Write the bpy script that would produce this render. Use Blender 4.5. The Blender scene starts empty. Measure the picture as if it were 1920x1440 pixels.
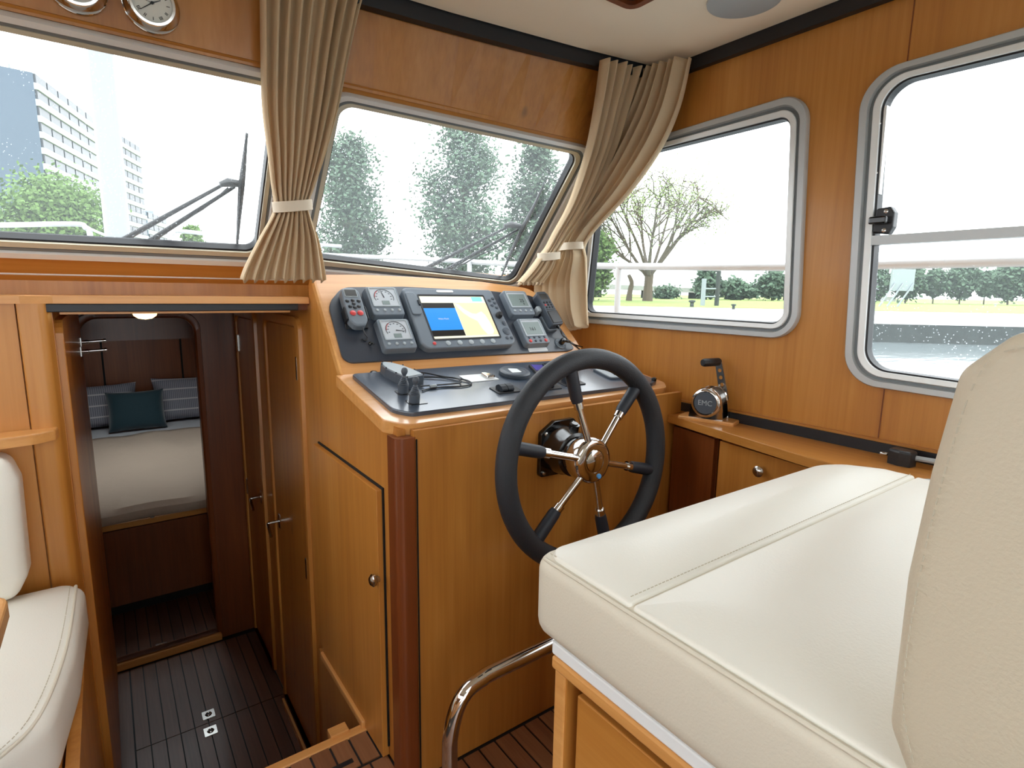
import bpy, bmesh, math, random
from mathutils import Vector as V, Matrix
random.seed(11)
sc = bpy.context.scene
COL = sc.collection
# ---------------------------------------------------------------- camera
FPX = 1050.0
YAW, PIT, ROL = math.radians(36), math.atan(175 / 1050.0), math.radians(.9)
CAM = V((0, 0, 1.22))
fw = V((math.sin(YAW) * math.cos(PIT), math.cos(YAW) * math.cos(PIT), -math.sin(PIT)))
_r = V((math.cos(YAW), -math.sin(YAW), 0)); _u = _r.cross(fw)
rt = _r * math.cos(ROL) + _u * math.sin(ROL)
up = _u * math.cos(ROL) - _r * math.sin(ROL)
cd = bpy.data.cameras.new('camera'); cam = bpy.data.objects.new('camera', cd); COL.objects.link(cam)
cd.sensor_width = 36; cd.sensor_fit = 'HORIZONTAL'; cd.lens = 36 * FPX / 1920; cd.clip_start = .01; cd.clip_end = 2000
M = Matrix((rt, up, -fw)).transposed().to_4x4(); M.translation = CAM
cam.matrix_world = M
sc.camera = cam
# ---------------------------------------------------------------- world, light, exposure
sc.view_settings.view_transform = 'Standard'; sc.view_settings.look = 'None'
sc.view_settings.gamma = 1; sc.view_settings.use_curve_mapping = False
sc.view_settings.exposure = 0.4
w = bpy.data.worlds.new('overcast_sky'); sc.world = w; w.use_nodes = True
bg = w.node_tree.nodes['Background']; bg.inputs[0].default_value = (.93, .97, 1, 1); bg.inputs[1].default_value = 3.4
sc.cycles.max_bounces = 10; sc.cycles.diffuse_bounces = 6; sc.cycles.glossy_bounces = 4
sc.cycles.transparent_max_bounces = 16; sc.cycles.caustics_reflective = False; sc.cycles.caustics_refractive = False

# ---------------------------------------------------------------- pixel helpers (1920 x 1440 frame)
def ray(u, v): return fw + rt * ((u - 960) / FPX) + up * ((720 - v) / FPX)
def onp(u, v, p, n):
    d = ray(u, v); n = V(n); return CAM + d * ((V(p) - CAM).dot(n) / d.dot(n))
def PZ(u, v, z): return onp(u, v, (0, 0, z), (0, 0, 1))
def PX(u, v, x): return onp(u, v, (x, 0, 0), (1, 0, 0))
def PY(u, v, y): return onp(u, v, (0, y, 0), (0, 1, 0))
def PD(u, v, d): return CAM + ray(u, v) * d

# ---------------------------------------------------------------- materials
def lin(c):
    if max(c) > 1.0: c = [x / 255.0 for x in c]
    return tuple((x / 12.92 if x <= .04045 else ((x + .055) / 1.055) ** 2.4) for x in c) + (1,)
MATS = {}
def nd(nt, t, **k):
    n = nt.nodes.new(t)
    for a, b in k.items():
        if a.startswith('i_'):
            key = a[2:].replace('_', ' ')
            n.inputs[key].default_value = b
        else: setattr(n, a, b)
    return n
def base(name):
    m = bpy.data.materials.new(name); m.use_nodes = True; MATS[name] = m
    return m, m.node_tree, m.node_tree.nodes['Principled BSDF']
def mat(name, col, rough=.5, metal=0, coat=0, bump=None, var=0, vs=6, emit=None, es=1, sheen=0):
    m, nt, b = base(name)
    b.inputs['Base Color'].default_value = lin(col); b.inputs['Roughness'].default_value = rough
    b.inputs['Metallic'].default_value = metal; b.inputs['Coat Weight'].default_value = coat
    b.inputs['Coat Roughness'].default_value = .15
    if sheen: b.inputs['Sheen Weight'].default_value = sheen
    tc = nd(nt, 'ShaderNodeTexCoord')
    if var:
        nz = nd(nt, 'ShaderNodeTexNoise'); nz.inputs['Scale'].default_value = vs; nz.inputs['Detail'].default_value = 4
        nt.links.new(tc.outputs['Object'], nz.inputs['Vector'])
        mx = nd(nt, 'ShaderNodeMix', data_type='RGBA'); c = lin(col)
        mx.inputs[6].default_value = tuple(max(0, x * (1 - var)) for x in c[:3]) + (1,)
        mx.inputs[7].default_value = tuple(min(1, x * (1 + var)) for x in c[:3]) + (1,)
        nt.links.new(nz.outputs[0], mx.inputs[0]); nt.links.new(mx.outputs[2], b.inputs['Base Color'])
    if bump:
        nz = nd(nt, 'ShaderNodeTexNoise'); nz.inputs['Scale'].default_value = bump[0]; nz.inputs['Detail'].default_value = 3
        nt.links.new(tc.outputs['Object'], nz.inputs['Vector'])
        bp = nd(nt, 'ShaderNodeBump'); bp.inputs['Strength'].default_value = bump[1]; bp.inputs['Distance'].default_value = .004
        nt.links.new(nz.outputs[0], bp.inputs['Height']); nt.links.new(bp.outputs[0], b.inputs['Normal'])
    if emit:
        b.inputs['Emission Color'].default_value = lin(emit); b.inputs['Emission Strength'].default_value = es
    return m
def wood(name, dark, mid, light, axis='Z', rough=.36, coat=.14, knots=False, sc_=1.0):
    m, nt, b = base(name)
    b.inputs['Roughness'].default_value = rough; b.inputs['Coat Weight'].default_value = coat
    b.inputs['Coat Roughness'].default_value = .12
    tc = nd(nt, 'ShaderNodeTexCoord')
    def noise(ac, al, det, dist):
        mp = nd(nt, 'ShaderNodeMapping'); s = [ac * sc_] * 3; s['XYZ'.index(axis)] = al * sc_
        mp.inputs['Scale'].default_value = s
        nz = nd(nt, 'ShaderNodeTexNoise'); nz.inputs['Scale'].default_value = 1; nz.inputs['Detail'].default_value = det
        nz.inputs['Distortion'].default_value = dist; nz.inputs['Roughness'].default_value = .6
        nt.links.new(tc.outputs['Object'], mp.inputs['Vector']); nt.links.new(mp.outputs[0], nz.inputs['Vector']); return nz
    n1 = noise(7, .55, 4, .5); n2 = noise(75, 2.2, 3, .2)
    mx = nd(nt, 'ShaderNodeMix', data_type='FLOAT'); mx.inputs[0].default_value = .35
    nt.links.new(n1.outputs[0], mx.inputs[2]); nt.links.new(n2.outputs[0], mx.inputs[3])
    cr = nd(nt, 'ShaderNodeValToRGB'); e = cr.color_ramp.elements
    e[0].position = .33; e[0].color = lin(dark); e[1].position = .68; e[1].color = lin(light)
    x = e.new(.5); x.color = lin(mid)
    nt.links.new(mx.outputs[0], cr.inputs[0])
    out = cr.outputs[0]
    if knots:
        mp = nd(nt, 'ShaderNodeMapping'); s = [5.0] * 3; s['XYZ'.index(axis)] = 2.6; mp.inputs['Scale'].default_value = s
        vo = nd(nt, 'ShaderNodeTexVoronoi'); vo.inputs['Scale'].default_value = 1
        nt.links.new(tc.outputs['Object'], mp.inputs['Vector']); nt.links.new(mp.outputs[0], vo.inputs['Vector'])
        k = nd(nt, 'ShaderNodeMapRange'); k.inputs[1].default_value = .03; k.inputs[2].default_value = .075
        k.inputs[3].default_value = .55; k.inputs[4].default_value = 0
        nt.links.new(vo.outputs['Distance'], k.inputs[0])
        mk = nd(nt, 'ShaderNodeMix', data_type='RGBA'); mk.inputs[7].default_value = lin([x * .55 for x in dark])
        nt.links.new(k.outputs[0], mk.inputs[0]); nt.links.new(out, mk.inputs[6]); out = mk.outputs[2]
    nt.links.new(out, b.inputs['Base Color'])
    return m
W_D, W_M, W_L = (166, 105, 44), (186, 124, 54), (200, 140, 69)
wood('wood_z', W_D, W_M, W_L, 'Z', knots=True)
wood('wood_x', W_D, W_M, W_L, 'X')
wood('wood_y', W_D, W_M, W_L, 'Y')
wood('edge_x', (196, 134, 68), (212, 152, 86), (226, 168, 100), 'X', .35)
wood('edge_y', (196, 134, 68), (212, 152, 86), (226, 168, 100), 'Y', .35)
wood('panel_light', (206, 144, 84), (220, 162, 104), (232, 178, 120), 'X', .22, .5)
wood('red_wood', (104, 50, 20), (122, 62, 26), (138, 74, 32), 'Z')
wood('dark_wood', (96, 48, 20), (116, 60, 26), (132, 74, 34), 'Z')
wood('teak', (124, 82, 52), (142, 96, 64), (158, 110, 76), 'Y', .45, .1, sc_=1.5)
wood('teak_b', (112, 70, 44), (130, 84, 54), (146, 98, 66), 'Y', .45, .1, sc_=1.7)
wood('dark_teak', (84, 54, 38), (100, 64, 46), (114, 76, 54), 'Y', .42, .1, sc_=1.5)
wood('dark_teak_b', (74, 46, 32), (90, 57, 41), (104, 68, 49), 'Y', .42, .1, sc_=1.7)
mat('caulk', (22, 22, 26), .6)
mat('black_trim', (20, 21, 26), .45)
mat('black_gap', (10, 8, 8), .8)
mat('ceiling_cream', (240, 230, 210), .6, bump=(90, .05), var=.02)
mat('aluminium', (190, 194, 196), .42, .35)
mat('alu_bright', (228, 230, 230), .36, .15)
mat('alu_cream', (206, 200, 180), .4, .3)
mat('alu_groove', (120, 127, 131), .42, .3)
mat('chrome', (215, 212, 208), .08, 1)
mat('steel', (190, 188, 184), .2, 1)
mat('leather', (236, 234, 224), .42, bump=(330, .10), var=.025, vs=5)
mat('leather_half_shade', (218, 211, 194), .5, bump=(330, .14), var=.03, vs=8)  # darker copy of the leather, shade painted into cushion border and piping
mat('leather_shade', (206, 196, 174), .5, bump=(330, .16), var=.03, vs=8)  # darkest leather copy, shade painted into the backrest
mat('thread', (196, 188, 168), .8)
mat('white_board', (236, 240, 242), .4)
mat('rubber', (34, 38, 44), .55, bump=(500, .3))
mat('rubber_grip', (30, 36, 46), .5)
mat('black_gloss', (12, 12, 14), .18, coat=.5)
mat('black_plastic', (30, 32, 36), .4)
mat('board_black', (44, 52, 64), .38, coat=.5, bump=(700, .08))
mat('mat_black', (54, 66, 82), .3, coat=.7, bump=(700, .05))  # base lightened, part of the window sheen painted into the colour
mat('grey_plastic', (112, 122, 132), .42, bump=(600, .05))
mat('grey_dark', (74, 82, 92), .45)
mat('grey_light', (166, 175, 180), .5)
mat('dial_face', (186, 192, 198), .5)
mat('lcd', (126, 140, 138), .35)
mat('lcd_dark', (66, 66, 64), .25)
mat('red_button', (210, 70, 70), .4)
mat('ink', (30, 32, 36), .6)
mat('white_paint', (236, 238, 236), .4)
mat('paper', (226, 230, 232), .6)
mat('screen_blue', (40, 130, 215), .3, emit=(40, 140, 225), es=.35)
mat('screen_black', (24, 22, 20), .3)
mat('screen_cream', (232, 232, 205), .3, emit=(236, 236, 210), es=.35)
mat('screen_sand', (240, 214, 170), .3, emit=(240, 212, 170), es=.35)
mat('screen_water', (214, 234, 214), .3, emit=(214, 234, 214), es=.35)
mat('screen_teal', (130, 214, 200), .3, emit=(130, 214, 200), es=.3)
mat('purple', (70, 60, 150), .4)
mat('enamel', (228, 234, 230), .5)
def cloth_mat():
    m, nt, b = base('curtain_cloth'); o = nt.nodes['Material Output']
    b.inputs['Roughness'].default_value = .9
    tc = nd(nt, 'ShaderNodeTexCoord'); nz = nd(nt, 'ShaderNodeTexNoise'); nz.inputs['Scale'].default_value = 500
    nt.links.new(tc.outputs['Object'], nz.inputs['Vector'])
    mx = nd(nt, 'ShaderNodeMix', data_type='RGBA'); mx.inputs[6].default_value = lin((212, 190, 156)); mx.inputs[7].default_value = lin((228, 208, 176))
    nt.links.new(nz.outputs[0], mx.inputs[0]); nt.links.new(mx.outputs[2], b.inputs['Base Color'])
    tl = nd(nt, 'ShaderNodeBsdfTranslucent'); tl.inputs[0].default_value = lin((226, 196, 150))
    ms = nd(nt, 'ShaderNodeMixShader'); ms.inputs[0].default_value = .22
    nt.links.new(b.outputs[0], ms.inputs[1]); nt.links.new(tl.outputs[0], ms.inputs[2]); nt.links.new(ms.outputs[0], o.inputs[0])
cloth_mat()
mat('tie_cloth', (226, 214, 194), .85)
mat('teal_velvet', (10, 52, 62), .75, sheen=.5)
mat('sheet', (206, 206, 208), .9, bump=(60, .3))
mat('blanket', (196, 176, 156), .95, bump=(14, .9), var=.08, vs=3)
mat('lamp_glow', (255, 220, 160), .5, emit=(255, 205, 130), es=7)
mat('jewel_blue', (90, 160, 220), .15)
mat('water_dummy', (200, 205, 210), .2)
def striped():
    m, nt, b = base('striped_linen'); tc = nd(nt, 'ShaderNodeTexCoord'); sp = nd(nt, 'ShaderNodeSeparateXYZ')
    nt.links.new(tc.outputs['Object'], sp.inputs[0])
    def band(out, f, lo):
        a = nd(nt, 'ShaderNodeMath', operation='MULTIPLY'); a.inputs[1].default_value = f; nt.links.new(out, a.inputs[0])
        s = nd(nt, 'ShaderNodeMath', operation='FRACT'); nt.links.new(a.outputs[0], s.inputs[0])
        g = nd(nt, 'ShaderNodeMath', operation='GREATER_THAN'); g.inputs[1].default_value = lo; nt.links.new(s.outputs[0], g.inputs[0]); return g
    g1 = band(sp.outputs[2], 11, .87); g2 = band(sp.outputs[0], 70, .55)
    m1 = nd(nt, 'ShaderNodeMix', data_type='RGBA'); m1.inputs[6].default_value = lin((120, 122, 134)); m1.inputs[7].default_value = lin((158, 158, 166))
    nt.links.new(g2.outputs[0], m1.inputs[0])
    m2 = nd(nt, 'ShaderNodeMix', data_type='RGBA'); m2.inputs[7].default_value = lin((200, 198, 200))
    nt.links.new(g1.outputs[0], m2.inputs[0]); nt.links.new(m1.outputs[2], m2.inputs[6]); nt.links.new(m2.outputs[2], b.inputs['Base Color'])
    b.inputs['Roughness'].default_value = .9
striped()
def glass(name, haze, drops, dens):
    m, nt, b = base(name); nt.nodes.remove(b); o = nt.nodes['Material Output']
    tr = nd(nt, 'ShaderNodeBsdfTransparent'); tr.inputs[0].default_value = (.968, .984, .982, 1)
    gl = nd(nt, 'ShaderNodeBsdfGlossy'); gl.inputs['Roughness'].default_value = .02
    lw = nd(nt, 'ShaderNodeLayerWeight'); lw.inputs[0].default_value = .25
    fr = nd(nt, 'ShaderNodeMath', operation='MULTIPLY'); fr.inputs[1].default_value = .35; nt.links.new(lw.outputs['Fresnel'], fr.inputs[0])
    m1 = nd(nt, 'ShaderNodeMixShader'); nt.links.new(fr.outputs[0], m1.inputs[0]); nt.links.new(tr.outputs[0], m1.inputs[1]); nt.links.new(gl.outputs[0], m1.inputs[2])
    tl = nd(nt, 'ShaderNodeBsdfTranslucent'); tl.inputs[0].default_value = (.9, .97, 1, 1)
    tc = nd(nt, 'ShaderNodeTexCoord'); vo = nd(nt, 'ShaderNodeTexVoronoi'); vo.inputs['Scale'].default_value = dens
    nz = nd(nt, 'ShaderNodeTexNoise'); nz.inputs['Scale'].default_value = 6
    nt.links.new(tc.outputs['Object'], vo.inputs['Vector']); nt.links.new(tc.outputs['Object'], nz.inputs['Vector'])
    th = nd(nt, 'ShaderNodeMapRange'); th.inputs[1].default_value = .36; th.inputs[2].default_value = .68; th.inputs[3].default_value = .01; th.inputs[4].default_value = .26
    nt.links.new(nz.outputs[0], th.inputs[0])
    lt = nd(nt, 'ShaderNodeMath', operation='LESS_THAN'); nt.links.new(vo.outputs['Distance'], lt.inputs[0]); nt.links.new(th.outputs[0], lt.inputs[1])
    fa = nd(nt, 'ShaderNodeMath', operation='MULTIPLY_ADD'); fa.inputs[1].default_value = drops; fa.inputs[2].default_value = haze  # even white veil painted on the panes for flare and haze; drops are rain
    nt.links.new(lt.outputs[0], fa.inputs[0])
    m2 = nd(nt, 'ShaderNodeMixShader'); nt.links.new(fa.outputs[0], m2.inputs[0]); nt.links.new(m1.outputs[0], m2.inputs[1]); nt.links.new(tl.outputs[0], m2.inputs[2])
    nt.links.new(m2.outputs[0], o.inputs[0])
glass('wet_glass', .06, .34, 150)
glass('clear_glass', .03, .12, 110)

# ---------------------------------------------------------------- object helpers
TM = {}
def tag(o, label=None, cat=None, group=None, kind=None):
    if label: o['label'] = label
    if cat: o['category'] = cat
    if group: o['group'] = group
    if kind: o['kind'] = kind
    return o
def thing(name, label, cat, loc=(0, 0, 0), mtx=None, group=None):
    o = bpy.data.objects.new(name, None); COL.objects.link(o); o.empty_display_size = .05
    m = mtx.copy() if mtx else Matrix.Translation(V(loc))
    o.matrix_world = m; TM[o.name] = m
    return tag(o, label, cat, group)
def obj(name, bm, m, parent=None, world=True, smooth=False, label=None):
    bmesh.ops.recalc_face_normals(bm, faces=bm.faces[:])
    if parent is not None and world:
        pm = TM.get(parent.name)
        if pm is not None: bm.transform(pm.inverted())
    if smooth:
        for e in bm.edges:
            if len(e.link_faces) == 2 and e.calc_face_angle(0) > .75: e.smooth = False
    me = bpy.data.meshes.new(name); bm.to_mesh(me); bm.free()
    me.materials.append(MATS[m])
    if smooth:
        for p in me.polygons: p.use_smooth = True
    o = bpy.data.objects.new(name, me); COL.objects.link(o)
    if parent is not None:
        o.parent = parent
        TM[o.name] = TM.get(parent.name, Matrix.Identity(4))
    if label: o['label'] = label
    return o
def struct(name, bm, m, smooth=False, label=None):
    o = obj(name, bm, m, smooth=smooth); o['kind'] = 'structure'
    if label: o['label'] = label
    return o
def B(): return bmesh.new()
def box(bm, lo, hi, mtx=None, bev=0, seg=2):
    lo, hi = V(lo), V(hi)
    t = bmesh.new(); bmesh.ops.create_cube(t, size=1)
    for v in t.verts: v.co = V([(lo[i] + hi[i]) / 2 + v.co[i] * (hi[i] - lo[i]) for i in range(3)])
    if bev: bmesh.ops.bevel(t, geom=t.edges[:], offset=bev, segments=seg, profile=.5, affect='EDGES', clamp_overlap=True)
    if mtx: t.transform(mtx)
    join(bm, t); return bm
def join(bm, t):
    vm = {}
    for v in t.verts: vm[v] = bm.verts.new(v.co)
    for f in t.faces:
        try: bm.faces.new([vm[v] for v in f.verts])
        except ValueError: pass
    t.free()
def rpoly(pts, r, n=6):
    pts = [V((p[0], p[1])) for p in pts]; out = []; N = len(pts)
    rs = r if isinstance(r, (list, tuple)) else [r] * N
    for i, p in enumerate(pts):
        a, b = pts[i - 1], pts[(i + 1) % N]; da = (a - p); db = (b - p); la, lb = da.length, db.length
        da.normalize(); db.normalize(); ang = da.angle(db); t = min(rs[i] / math.tan(ang / 2), la * .49, lb * .49); rr = t * math.tan(ang / 2)
        if rs[i] <= 0: out += [p.copy()] * 1; continue
        c = p + (da + db).normalized() * (rr / math.sin(ang / 2)); s = p + da * t; e = p + db * t
        a0 = math.atan2(s.y - c.y, s.x - c.x); a1 = math.atan2(e.y - c.y, e.x - c.x)
        d = (a1 - a0 + math.pi) % (2 * math.pi) - math.pi
        for k in range(n + 1):
            q = a0 + d * k / n; out.append(V((c.x + rr * math.cos(q), c.y + rr * math.sin(q))))
    return out
def prism(bm, pts, h0, h1, mtx=None, bev=0, seg=2, top_inset=0):
    """outline pts in local xy, extruded along local z; the top edge bevelled"""
    t = bmesh.new(); n = len(pts)
    c = sum((V((p[0], p[1])) for p in pts), V((0, 0))) / n
    def inset(p, d):
        q = V((p[0], p[1])) - c; return c + q * max(0, 1 - d / max(q.length, 1e-6))
    rings = [(0, h0)]
    if bev:
        for k in range(seg + 1):
            a = math.pi / 2 * k / seg; rings.append((top_inset + bev * (1 - math.cos(a)), h1 - bev + bev * math.sin(a)))
    else: rings.append((top_inset, h1))
    vs = [[t.verts.new((*inset(p, d), h)) for p in pts] for d, h in rings]
    for a, b in zip(vs, vs[1:]):
        for i in range(n): t.faces.new((a[i], a[(i + 1) % n], b[(i + 1) % n], b[i]))
    t.faces.new(list(reversed(vs[0]))); t.faces.new(vs[-1])
    if mtx: t.transform(mtx)
    join(bm, t); return bm
def tube(bm, pts, r, seg=8, closed=False, caps=True):
    pts = [V(p) for p in pts]; n = len(pts); rs = r if isinstance(r, (list, tuple)) else [r] * n
    tang = []
    for i in range(n):
        a = pts[(i - 1) % n] if (closed or i > 0) else pts[i]; b = pts[(i + 1) % n] if (closed or i < n - 1) else pts[i]
        d = b - a; tang.append(d.normalized() if d.length > 1e-9 else V((0, 0, 1)))
    x = tang[0].orthogonal().normalized(); rings = []
    for i in range(n):
        x = (x - tang[i] * x.dot(tang[i])); x = x.normalized() if x.length > 1e-6 else tang[i].orthogonal().normalized()
        y = tang[i].cross(x)
        rings.append([bm.verts.new(pts[i] + (x * math.cos(2 * math.pi * k / seg) + y * math.sin(2 * math.pi * k / seg)) * rs[i]) for k in range(seg)])
    for i in range(n if closed else n - 1):
        a, b = rings[i], rings[(i + 1) % n]
        for k in range(seg): bm.faces.new((a[k], a[(k + 1) % seg], b[(k + 1) % seg], b[k]))
    if caps and not closed: bm.faces.new(list(reversed(rings[0]))); bm.faces.new(rings[-1])
    return bm
def spline(pts, n=6):
    pts = [V(p) for p in pts]; out = []
    for i in range(len(pts) - 1):
        p0 = pts[max(i - 1, 0)]; p1 = pts[i]; p2 = pts[i + 1]; p3 = pts[min(i + 2, len(pts) - 1)]
        for k in range(n):
            t = k / n
            out.append(.5 * ((2 * p1) + (p2 - p0) * t + (2 * p0 - 5 * p1 + 4 * p2 - p3) * t * t + (3 * p1 - p0 - 3 * p2 + p3) * t ** 3))
    out.append(pts[-1]); return out
def lathe(bm, prof, mtx=None, seg=24):
    """prof [(r,h)] about local z"""
    t = bmesh.new(); rings = []
    for r, h in prof:
        if r < 1e-6: rings.append([t.verts.new((0, 0, h))])
        else: rings.append([t.verts.new((r * math.cos(2 * math.pi * k / seg), r * math.sin(2 * math.pi * k / seg), h)) for k in range(seg)])
    for a, b in zip(rings, rings[1:]):
        for k in range(seg):
            k2 = (k + 1) % seg
            if len(a) == 1 and len(b) == 1: continue
            if len(a) == 1: t.faces.new((a[0], b[k2], b[k]))
            elif len(b) == 1: t.faces.new((a[k], a[k2], b[0]))
            else: t.faces.new((a[k], a[k2], b[k2], b[k]))
    if len(rings[0]) > 1: t.faces.new(list(reversed(rings[0])))
    if len(rings[-1]) > 1: t.faces.new(rings[-1])
    if mtx: t.transform(mtx)
    join(bm, t); return bm
def frame(o, ex, ey, ez=None):
    ex, ey = V(ex).normalized(), V(ey).normalized(); ez = V(ez) if ez else ex.cross(ey)
    m = Matrix((ex, ey, ez.normalized())).transposed().to_4x4(); m.translation = V(o); return m
def axis_frame(o, z):
    z = V(z).normalized(); x = z.orthogonal().normalized(); return frame(o, x, z.cross(x), z)
def T(x, y, z=0): return Matrix.Translation((x, y, z))
def plate(bm, outer, holes, mtx, th):
    """flat plate with holes; local xy outline, extruded to -th along local z"""
    t = bmesh.new(); es = []
    for loop in [outer] + holes:
        vs = [t.verts.new((p[0], p[1], 0)) for p in loop]
        es += [t.edges.new((vs[i], vs[(i + 1) % len(vs)])) for i in range(len(vs))]
    bmesh.ops.triangle_fill(t, use_beauty=True, use_dissolve=False, edges=es)
    r = bmesh.ops.extrude_face_region(t, geom=t.faces[:])
    bmesh.ops.translate(t, vec=(0, 0, -th), verts=[g for g in r['geom'] if isinstance(g, bmesh.types.BMVert)])
    t.transform(mtx); join(bm, t); return bm
def rings_mesh(bm, rings, close_ring=True, cap=False):
    vs = [[bm.verts.new(p) for p in r] for r in rings]; n = len(vs[0])
    for a, b in zip(vs, vs[1:]):
        for i in range(n if close_ring else n - 1): bm.faces.new((a[i], a[(i + 1) % n], b[(i + 1) % n], b[i]))
    if cap: bm.faces.new(list(reversed(vs[0]))); bm.faces.new(vs[-1])
    return bm
def text_mesh(bm, s, size, mtx, depth=.0004):
    c = bpy.data.curves.new('t', 'FONT'); c.body = s; c.size = size; c.extrude = depth; c.align_x = 'CENTER'; c.align_y = 'CENTER'
    o = bpy.data.objects.new('t', c); COL.objects.link(o)
    dg = bpy.context.evaluated_depsgraph_get(); me = o.evaluated_get(dg).to_mesh()
    t = bmesh.new(); t.from_mesh(me); t.transform(mtx); o.evaluated_get(dg).to_mesh_clear()
    join(bm, t); bpy.data.objects.remove(o); bpy.data.curves.remove(c); return bm
def copy_tree(o, parent=None):
    c = o.copy(); COL.objects.link(c); c.parent = parent
    for ch in list(o.children): copy_tree(ch, c)
    return c
def seg_d(p, a, b):
    dx, dy = b.x - a.x, b.y - a.y; l = dx * dx + dy * dy
    t = 0 if l < 1e-12 else max(0, min(1, ((p.x - a.x) * dx + (p.y - a.y) * dy) / l))
    return math.hypot(p.x - a.x - t * dx, p.y - a.y - t * dy)
def cushion(bm, pts, z0, z1, r, mtx=None, bulge=0, under=None, wav=0, seg=5):
    """soft pad: outline pts, rounded top and bottom edges, crowned top"""
    t = bmesh.new(); n = len(pts); P = [V((p[0], p[1])) for p in pts]
    nm = []
    for i in range(n):
        d = P[(i + 1) % n] - P[i - 1]; nm.append(V((-d.y, d.x)).normalized())
    area = sum(P[i - 1].x * P[i].y - P[i].x * P[i - 1].y for i in range(n))
    if area < 0: nm = [-q for q in nm]
    c = sum(P, V((0, 0))) / n; rb = r if under is None else under
    rings = []
    for k in range(seg + 1):
        a = math.pi / 2 * k / seg; rings.append((rb * (1 - math.sin(a)), z0 + rb * (1 - math.cos(a))))
    for k in range(seg + 1):
        a = math.pi / 2 * k / seg; rings.append((r * (1 - math.cos(a)), z1 - r + r * math.sin(a)))
    vs = [[t.verts.new((*(P[i] + nm[i] * d), h)) for i in range(n)] for d, h in rings]
    inn = [P[i] + nm[i] * r for i in range(n)]
    K = 12
    for k in range(1, K):
        f = 1 - (k / K); row = []
        for i in range(n):
            q = c + (inn[i] - c) * f
            de = min(seg_d(q, inn[j], inn[(j + 1) % n]) for j in range(0, n, 1)) if bulge else 0
            b = bulge * (1 - math.exp(-de / .045)) + wav * math.sin(q.x * 23 + q.y * 9) * math.sin(q.y * 31) * (1 - f ** 2)
            row.append(t.verts.new((q.x, q.y, z1 + b)))
        vs.append(row)
    for a, b in zip(vs, vs[1:]):
        for i in range(n): t.faces.new((a[i], a[(i + 1) % n], b[(i + 1) % n], b[i]))
    t.faces.new(list(reversed(vs[0]))); ct = t.verts.new((c.x, c.y, z1 + (bulge * (1 - math.exp(-min(seg_d(c, inn[j], inn[(j + 1) % n]) for j in range(n)) / .045)) if bulge else 0)))
    for i in range(n): t.faces.new((vs[-1][i], vs[-1][(i + 1) % n], ct))
    if mtx: t.transform(mtx)
    join(bm, t); return bm
def dense(pts, d):
    out = []; n = len(pts)
    for i in range(n):
        a, b = V(pts[i]), V(pts[(i + 1) % n]); k = max(1, int((b - a).length / d))
        out += [a + (b - a) * (j / k) for j in range(k)]
    return out

# ================================================================ THE SETTING
XW = 1.545; ZL = -.585; ZC = 1.945
WSO = V((0, 1.90, 1.262)); WSB = V((0, -.38, .441)).normalized()
M_WS = frame(WSO, (1, 0, 0), WSB)                      # windscreen plane, local z into the cabin
M_SB = frame((XW, 0, 0), (0, -1, 0), (0, 0, 1))        # starboard wall, local x aft, y up, z inboard
M_PT = frame((-XW, 0, 0), (0, 1, 0), (0, 0, 1))        # port wall
def sbw(u, v):
    p = PX(u, v, XW); return (-p.y, p.z)
def line_x(a, b, c, d):
    a, b, c, d = map(V, (a, b, c, d)); r = b - a; s = d - c
    k = r.x * s.y - r.y * s.x; t = ((c - a).x * s.y - (c - a).y * s.x) / k; return a + r * t
def window(name, mtx, outer, inner, ro, ri, pane, label, mats=('aluminium', 'alu_groove', 'alu_bright'), hs=(.016, .007, .012)):
    O = rpoly(outer, ro, 12); I = rpoly(inner, ri, 12)
    L = lambda f, h: [mtx @ V((*(O[i].lerp(I[i], f)), h)) for i in range(len(O))]
    a, g, i_ = hs
    root = struct(name, rings_mesh(B(), [L(0, -.002), L(0, a * .7), L(.06, a), L(.36, a), L(.42, g), L(.42, -.02)]), mats[0], True, label)
    obj('frame_groove', rings_mesh(B(), [L(.42, -.02), L(.42, g), L(.58, g), L(.58, -.02)]), mats[1], root)
    obj('inner_frame', rings_mesh(B(), [L(.58, -.02), L(.58, i_), L(.62, i_ + .002), L(.88, i_), L(.90, -.02)]), mats[2], root, smooth=True)
    obj('rubber_seal', rings_mesh(B(), [L(.89, -.02), L(.89, i_ - .006), L(.97, i_ - .008), L(1, -.022)]), 'black_trim', root)
    bm = B(); vs = [bm.verts.new(mtx @ V((p.x, p.y, -.018))) for p in O and [O[k].lerp(I[k], .95) for k in range(len(O))]]; bm.faces.new(vs)
    obj('pane', bm, pane, root)
    return root, [O[k].lerp(I[k], .4) for k in range(len(O))]
def quad_lines(top, right, bottom, left):
    return [line_x(*bottom, *left), line_x(*bottom, *right), line_x(*top, *right), line_x(*top, *left)]
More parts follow.
